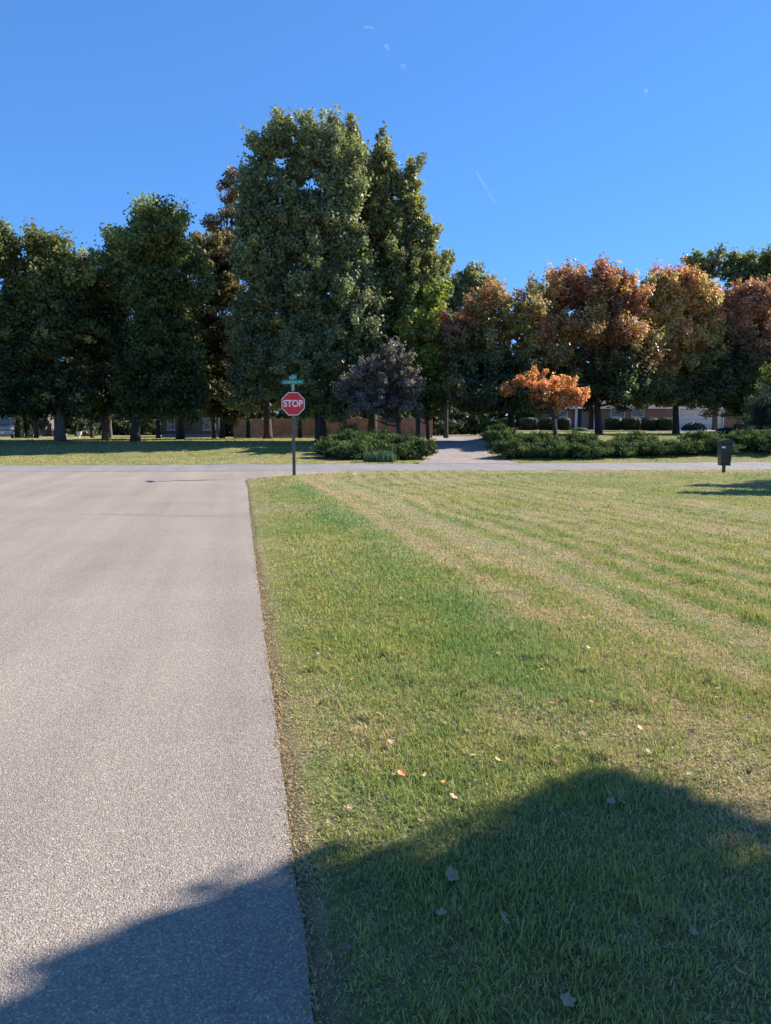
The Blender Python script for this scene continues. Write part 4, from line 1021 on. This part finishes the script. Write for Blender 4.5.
# brick house on the right
by_ = 82.0; bx0, bx1 = X(553, by_, 1), X(736, by_, 1); bb = gh((bx0 + bx1) / 2, by_)
bh = empty('brick_house', (bx0, by_, bb)); tag(bh, 'long brick house with white entry columns and a pale garage door on the right', 'house')
rel = lambda px: X(px, by_, 1) - bx0
mb = MB()
# front wall in pieces around the garage opening, entry recess
mb.box(rel(573) / 2 + 0, .15, 1.3, rel(573), .3, 3.0); mb.box((rel(596) + rel(678)) / 2, .15, 1.3, rel(678) - rel(596), .3, 3.0)
mb.box((rel(678) + rel(723)) / 2, .15, 2.6, rel(723) - rel(678), .3, .45); mb.box((rel(723) + rel(736)) / 2, .15, 1.3, rel(736) - rel(723), .3, 3.0)
mb.box(rel(736) - .15, 5.2, 1.3, .3, 9.7, 3.0); mb.box(.15, 5.2, 1.3, .3, 9.7, 3.0); mb.box(rel(736) / 2, 9.9, 1.3, rel(736) - .6, .3, 3.0)
mb.box((rel(573) + rel(596)) / 2, 1.6, 1.3, rel(596) - rel(573) + .6, .2, 3.0)
mb.build('wall', BRICK, bh)
mb = MB(); gable_roof(mb, 0, rel(736), 0, 10, 2.8, 2.6, .6); rf = mb.build('roof', SHINGLE_BROWN, bh)
mb = MB(); mb.box(rel(640), 5.6, 5.3, 1.1, .8, 1.6, .02); mb.build('chimney', BRICK, rf)
mb = MB(); mb.box(rel(736) / 2, -.62, 2.42, rel(736) + 1.2, .05, .2); mb.build('fascia', WHITE, bh)
GD_ = paint('garage_white', (.60, .55, .53), .55, .08)
mb = MB(); gw = rel(722) - rel(679)
for k in range(4): mb.box((rel(679) + rel(722)) / 2, .12, .05 + .27 + k * .555, gw, .06, .54, .012)
gdr = mb.build('garage_door', GD_, bh)
mb = MB(); mb.box((rel(679) + rel(722)) / 2, .075, .25, .3, .04, .04, .005); mb.build('handle', STEEL, gdr)
mb = MB(); mb.box(rel(678.3), -.01, 1.1, .14, .05, 2.4); mb.box(rel(722.7), -.01, 1.1, .14, .05, 2.4); mb.box((rel(678) + rel(723)) / 2, -.012, 2.34, gw + .3, .05, .14); mb.build('garage_trim', WHITE, bh)
for px in (575, 594): mb = MB(); mb.box(rel(px), -.25, 1.2, .26, .26, 2.6, .01); mb.box(rel(px), -.25, 2.42, .38, .38, .14, .01); mb.box(rel(px), -.25, .06, .38, .38, .14, .01); mb.build('entry_column', WHITE, bh)
mb = MB(); mb.box(rel(580), 1.45, 1.08, .95, .07, 2.1, .01); d3 = mb.build('door', paint('door_dark', (.04, .035, .04), .4, .2), bh)
mb = MB(); mb.box(rel(580) + .36, 1.385, 1.05, .05, .05, .05, .01); mb.build('handle', STEEL, d3)
mb = MB(); mb.box(rel(588.5), 1.46, 1.08, .85, .05, 2.15, .008); mb.build('sidelight_panel', paint('panel_cream', (.5, .47, .44), .6, .08), bh)
for px, w_ in ((617, 1.5), (637, 1.3)): window(bh, rel(px), 1.45, w_, 1.5, 0, WHITE, (3, 1))
window(bh, rel(563), 1.45, .8, 1.3, 0, WHITE, (1, 1))
mb = MB(); mb.box(rel(584.5), -.2, .03, 2.9, 2.6, .16, .01); mb.build('entry_step', paint('step_concrete', (.4, .38, .36), .9, .1), bh)
# dark wing beyond
wy = 88; wx0, wx1 = X(738, wy), X(820, wy)
bw = empty('garage_wing', (wx0, wy, gh(wx0, wy))); tag(bw, 'brown-roofed building set back behind the tree at the right edge', 'house'); Lw = wx1 - wx0
mb = MB(); mb.box(Lw / 2, 3.5, 1.3, Lw, 7, 2.8); mb.build('wall', BRICK, bw)
mb = MB(); gable_roof(mb, 0, Lw, 0, 7, 2.6, 2.2); mb.build('roof', SHINGLE_BROWN, bw)
window(bw, 2.2, 1.4, 1.2, 1.2, 0)

# ---------------------------------------------------------------- pickup at the left edge (front toward us)
ty = 62.0; tx = X(1.5, ty, .8); tz = gh(tx, ty)
tr = empty('pickup_truck', (tx, ty, tz), math.radians(27)); tag(tr, 'dark blue pickup truck parked nose out at the left edge of the photo', 'truck')
TB = paint('truck_blue', (.02, .035, .07), .3, .1, coat=.6); CH = paint('chrome', (.62, .64, .68), .25, .05, metal=.7); RUB = paint('rubber', (.02, .02, .02), .85, .2); DK = paint('grille_dark', (.03, .03, .035), .5, .1)
mb = MB(); sec = [(-.0, .55), (0, 1.0), (.12, 1.12), (1.25, 1.2), (1.35, 1.22), (5.3, 1.22), (5.35, .6), (5.2, .5), (.15, .5)]
mb.prism(sec, 'x', -.96, .96); bmesh.ops.bevel(mb.bm, geom=mb.bm.edges[:], offset=.05, segments=2, affect='EDGES'); tbod = mb.build('body', TB, tr)
mb = MB(); cs = [(1.25, 1.21), (1.95, 1.80), (2.2, 1.86), (3.2, 1.86), (3.45, 1.80), (3.6, 1.21)]
mb.prism(cs, 'x', -.80, .80); bmesh.ops.bevel(mb.bm, geom=mb.bm.edges[:], offset=.05, segments=2, affect='EDGES'); mb.build('cab', TB, tr)
mb = MB(); mb.prism([(1.33, 1.26), (1.92, 1.76), (1.90, 1.78), (1.31, 1.28)], 'x', -.70, .70); mb.build('windshield', GLASS, tr)
for s in (-1, 1):
    mb = MB(); mb.prism([(1.6, 1.27), (2.02, 1.74), (3.3, 1.74), (3.4, 1.27)], 'x', s * .795, s * .812); mb.build('side_window', GLASS, tr)
    mb = MB(); mb.box(s * .82, -.005, .92, .26, .05, .22, .02); mb.build('headlight', paint('lamp_glass', (.7, .72, .75), .15, .05), tr)
    mb = MB(); mb.box(s * 1.08, 1.55, 1.32, .2, .12, .22, .03); mb.build('mirror', TB, tr)
    for yy in (.95, 4.25):
        e = empty('wheel', (0, 0, 0)); e.parent = tr; e.location = (s * .82, yy, .39)
        mb = MB(); mb.lathe([(.22, -.12), (.36, -.12), (.39, -.08), (.39, .08), (.36, .12), (.22, .12)], 0, 0, 0, 24); t_ = mb.build('tyre', RUB, e); t_.rotation_euler = (0, PI / 2, 0)
        mb = MB(); mb.lathe([(.02, -.09), (.21, -.10), (.23, -.11), (.23, .11), (.21, .10), (.02, .09)], 0, 0, 0, 20); t_ = mb.build('rim', CH, e); t_.rotation_euler = (0, PI / 2, 0)
mb = MB(); mb.box(0, -.03, .95, 1.34, .05, .10, .015); mb.box(0, -.03, .80, 1.34, .05, .06, .01); mb.build('grille_bar', CH, tr)
mb = MB(); mb.box(0, -.01, .9, 1.34, .03, .34, .01); mb.build('grille', DK, tr)
mb = MB(); mb.box(0, -.10, .58, 1.92, .18, .22, .04); mb.build('bumper', CH, tr)
mb = MB(); mb.box(0, -.2, .58, .30, .01, .14, .002); mb.build('licence_plate', SWHITE, tr)

# white urn among the left shrubs
ux = X(79, 66); ue = MB(); ue.lathe([(.16, 0), (.17, .05), (.07, .12), (.07, .25), (.2, .4), (.25, .62), (.27, .66), (.22, .66), (.18, .5)], 0, 0, 0, 16)
u_ = ue.build('garden_urn', paint('urn_white', (.75, .75, .72), .5, .05)); u_.location = (ux, 66, gh(ux, 66)); tag(u_, 'small white garden urn in the shade between the left trunks', 'urn')

# ---------------------------------------------------------------- fallen leaves
def leafobj_mesh(seed, col, kind):
    r = random.Random(seed); n = 5; bm = bmesh.new(); pts = []
    prof = []
    for k in range(22):
        a = 2 * PI * k / 22; lob = abs(math.cos(a * 2.5)) ** .8 if kind == 0 else 0.8
        rad = .6 + .4 * lob if kind == 0 else .55 + .45 * abs(math.cos(a)) ** 2
        rad *= r.uniform(.85, 1.1); prof.append((math.cos(a) * rad, math.sin(a) * rad * (.9 if kind == 0 else .5)))
    cz = r.uniform(.1, .3); f = lambda x, y: cz * (x * x * 1.1 + y * y * r.uniform(.6, 1.3)) + .10 * math.sin(3 * x + seed) * .6
    c0 = bm.verts.new((0, 0, f(0, 0))); inner = [bm.verts.new((x * .5, y * .5, f(x * .5, y * .5))) for x, y in prof]; outer = [bm.verts.new((x, y, f(x, y))) for x, y in prof]
    m_ = len(prof)
    for k in range(m_):
        bm.faces.new((c0, inner[k], inner[(k + 1) % m_])); bm.faces.new((inner[k], outer[k], outer[(k + 1) % m_], inner[(k + 1) % m_]))
    s0 = [bm.verts.new((-.55, -.03, .06)), bm.verts.new((-.55, .03, .06)), bm.verts.new((-1.25, .02, .14)), bm.verts.new((-1.25, -.01, .14))]; bm.faces.new(s0)
    me = bpy.data.meshes.new('fallen_leaf'); bm.to_mesh(me); bm.free(); me.materials.append(col)
    for p_ in me.polygons: p_.use_smooth = True
    return me
LC = {'tan': paint('leaf_tan', (.34, .22, .13), .7, .25, .8), 'orange': paint('leaf_orange', (.55, .24, .07), .6, .25, .8), 'yellow': paint('leaf_yellow', (.46, .34, .13), .6, .25, .8), 'brown': paint('leaf_brown', (.19, .11, .065), .8, .25, .8)}
meshes = {c: [leafobj_mesh(10 + 7 * i + j, m, j % 2) for j in range(3)] for i, (c, m) in enumerate(LC.items())}
def fallen(px, py, size, c, label, group, seed, lift=.028):
    r = random.Random(seed); x, y = G(px, py, .05); z = gh(x, y)
    o = bpy.data.objects.new('fallen_leaf', meshes[c][seed % 3]); link(o); o.location = (x, y, z + lift)
    o.rotation_euler = (r.uniform(-.45, .45), r.uniform(-.45, .45), r.uniform(0, 6.28)); o.scale = (size * .8,) * 3
    tag(o, label, 'leaf', group)
FG = 'fallen leaves on the near lawn'
hero = [(330, 819, .026, 'yellow', 'pale yellow fallen leaf near the road edge, just above the shadow'), (402, 774, .030, 'orange', 'orange-yellow fallen leaf above the shadow, left one of two'), (447, 785, .036, 'orange', 'orange-brown curled leaf above the shadow, right one of two'),
        (452, 875, .036, 'tan', 'large tan leaf lying in the shadow'), (346, 944, .026, 'brown', 'small brown leaf in the shadow near the road edge'), (505, 920, .030, 'tan', 'tan leaf in the shadow right of the large tan leaf'), (350, 806, .022, 'tan', 'small tan leaf beside the yellow one near the road edge'),
        (391, 743, .026, 'tan', 'tan leaf on the green grass above the orange ones'), (421, 821, .026, 'brown', 'brown leaf at the very edge of the shadow'), (442, 912, .028, 'tan', 'small tan leaf below the large tan one in the shadow'), (557, 769, .032, 'brown', 'brown leaf just above the peak of the shadow'),
        (715, 767, .034, 'brown', 'brown leaf on the dry grass at right'), (690, 743, .026, 'brown', 'dark brown leaf above the dry patch at right'), (568, 1003, .030, 'tan', 'tan leaf at the bottom of the shadow'), (740, 985, .026, 'orange', 'reddish leaf in the shadow at bottom right'),
        (611, 812, .030, 'tan', 'pinkish tan leaf just inside the shadow peak'), (498, 767, .022, 'yellow', 'small yellow leaf on green grass left of the shadow peak'), (578, 712, .024, 'yellow', 'pale leaf on the green band'), (545, 722, .022, 'tan', 'small tan leaf on the bright green band'),
        (472, 802, .024, 'brown', 'brown leaf between the orange one and the shadow peak'), (715, 708, .026, 'yellow', 'pale leaf up right near the dry patch'), (468, 735, .02, 'tan', 'tiny tan leaf in the middle of the green band'), (693, 940, .02, 'tan', 'small tan leaf in the right part of the shadow')]
for i, h_ in enumerate(hero): fallen(h_[0], h_[1], h_[2], h_[3], h_[4], FG, 20 + i)
r7 = random.Random(12); k = 0
while k < 120:
    px = r7.uniform(290, 790); py = 495 + 330 * r7.random() ** 1.3
    x, y = G(px, py)
    if float(road_sd(np.array([x]), np.array([y]))[0]) < .05: continue
    c = r7.choice(['tan', 'brown', 'tan', 'yellow', 'orange'])
    fallen(px, py, r7.uniform(.016, .028), c, {'tan': 'small tan leaf among many scattered over the sunlit lawn', 'brown': 'small dark brown leaf among many scattered over the sunlit lawn', 'yellow': 'small yellow leaf among many scattered over the sunlit lawn', 'orange': 'small orange leaf among many scattered over the sunlit lawn'}[c],
           {'tan': 'small tan leaves scattered over the sunlit lawn', 'brown': 'small brown leaves scattered over the sunlit lawn', 'yellow': 'small yellow leaves scattered over the sunlit lawn', 'orange': 'small orange leaves scattered over the sunlit lawn'}[c], 60 + k); k += 1
fallen(253.5, 664, .03, 'brown', 'dark crumpled leaf on the asphalt near the grass edge', None, 500, .01)
fallen(75, 571, .028, 'brown', 'tiny dark leaf alone on the open asphalt', None, 501, .01)
fallen(268, 660, .02, 'brown', 'dark leaf in the brown grass edge beside the asphalt', None, 502, .03)

# ---------------------------------------------------------------- tiny cloud wisps, very far and high
cm, nt, out = newmat('cloud_vapour'); pv = nt.nodes.new('ShaderNodeVolumePrincipled'); pv.inputs['Density'].default_value = .005; pv.inputs['Color'].default_value = (1, 1, 1, 1); pv.inputs['Anisotropy'].default_value = .3
nt.links.new(pv.outputs[0], out.inputs['Volume'])
def cloud(name, blobs, dist, label, grp):
    r = random.Random(len(blobs) + int(blobs[0][0])); bm = bmesh.new(); cx0 = None
    for (px, py, rx, ry) in blobs:
        d = Vector(((px - CX) / F, 1, 0)); x = X(px, dist, 0) ; v = (py - 512) / F
        yy = dist; zz = Z(py, yy); dep = yy * cp + (CAMH - zz) * sp; xx = (px - CX) / F * dep
        if cx0 is None: cx0 = Vector((xx, yy, zz))
        res = bmesh.ops.create_icosphere(bm, subdivisions=2, radius=1.0)
        for vtx in res['verts']:
            s_ = 1 + r.uniform(-.15, .15); vtx.co = Vector((vtx.co.x * rx / F * dep * s_, vtx.co.y * rx / F * dep * s_, vtx.co.z * ry / F * dep * s_)) + Vector((xx, yy, zz)) - cx0
    me = bpy.data.meshes.new(name); bm.to_mesh(me); bm.free(); me.materials.append(cm); o = link(bpy.data.objects.new(name, me)); o.location = cx0
    tag(o, label, 'cloud', grp)
cloud('cloud', [(367, 27, 3.5, 1.2), (372, 28, 2.5, 1.2)], 3000, 'tiny white wisp, highest of the three near the top', 'tiny cloud wisps high in the sky')
cloud('cloud', [(387, 46.5, 3, 2.6), (388, 48.5, 2.2, 2.2)], 3000, 'tiny white puff, middle one of the three near the top', 'tiny cloud wisps high in the sky')
cloud('cloud', [(403, 66, 3, 2.0), (404, 68, 2, 1.4)], 3000, 'tiny white puff, lowest of the three near the top', 'tiny cloud wisps high in the sky')
cloud('cloud', [(477 + k * 1.9, 173 + k * 3.1, 1.5, 2.6) for k in range(10)], 3000, 'faint slanting contrail streak right of the tallest trees', None)
cloud('cloud', [(646, 91, 2.4, 2.6)], 3000, 'faint cloud speck at upper right', None)
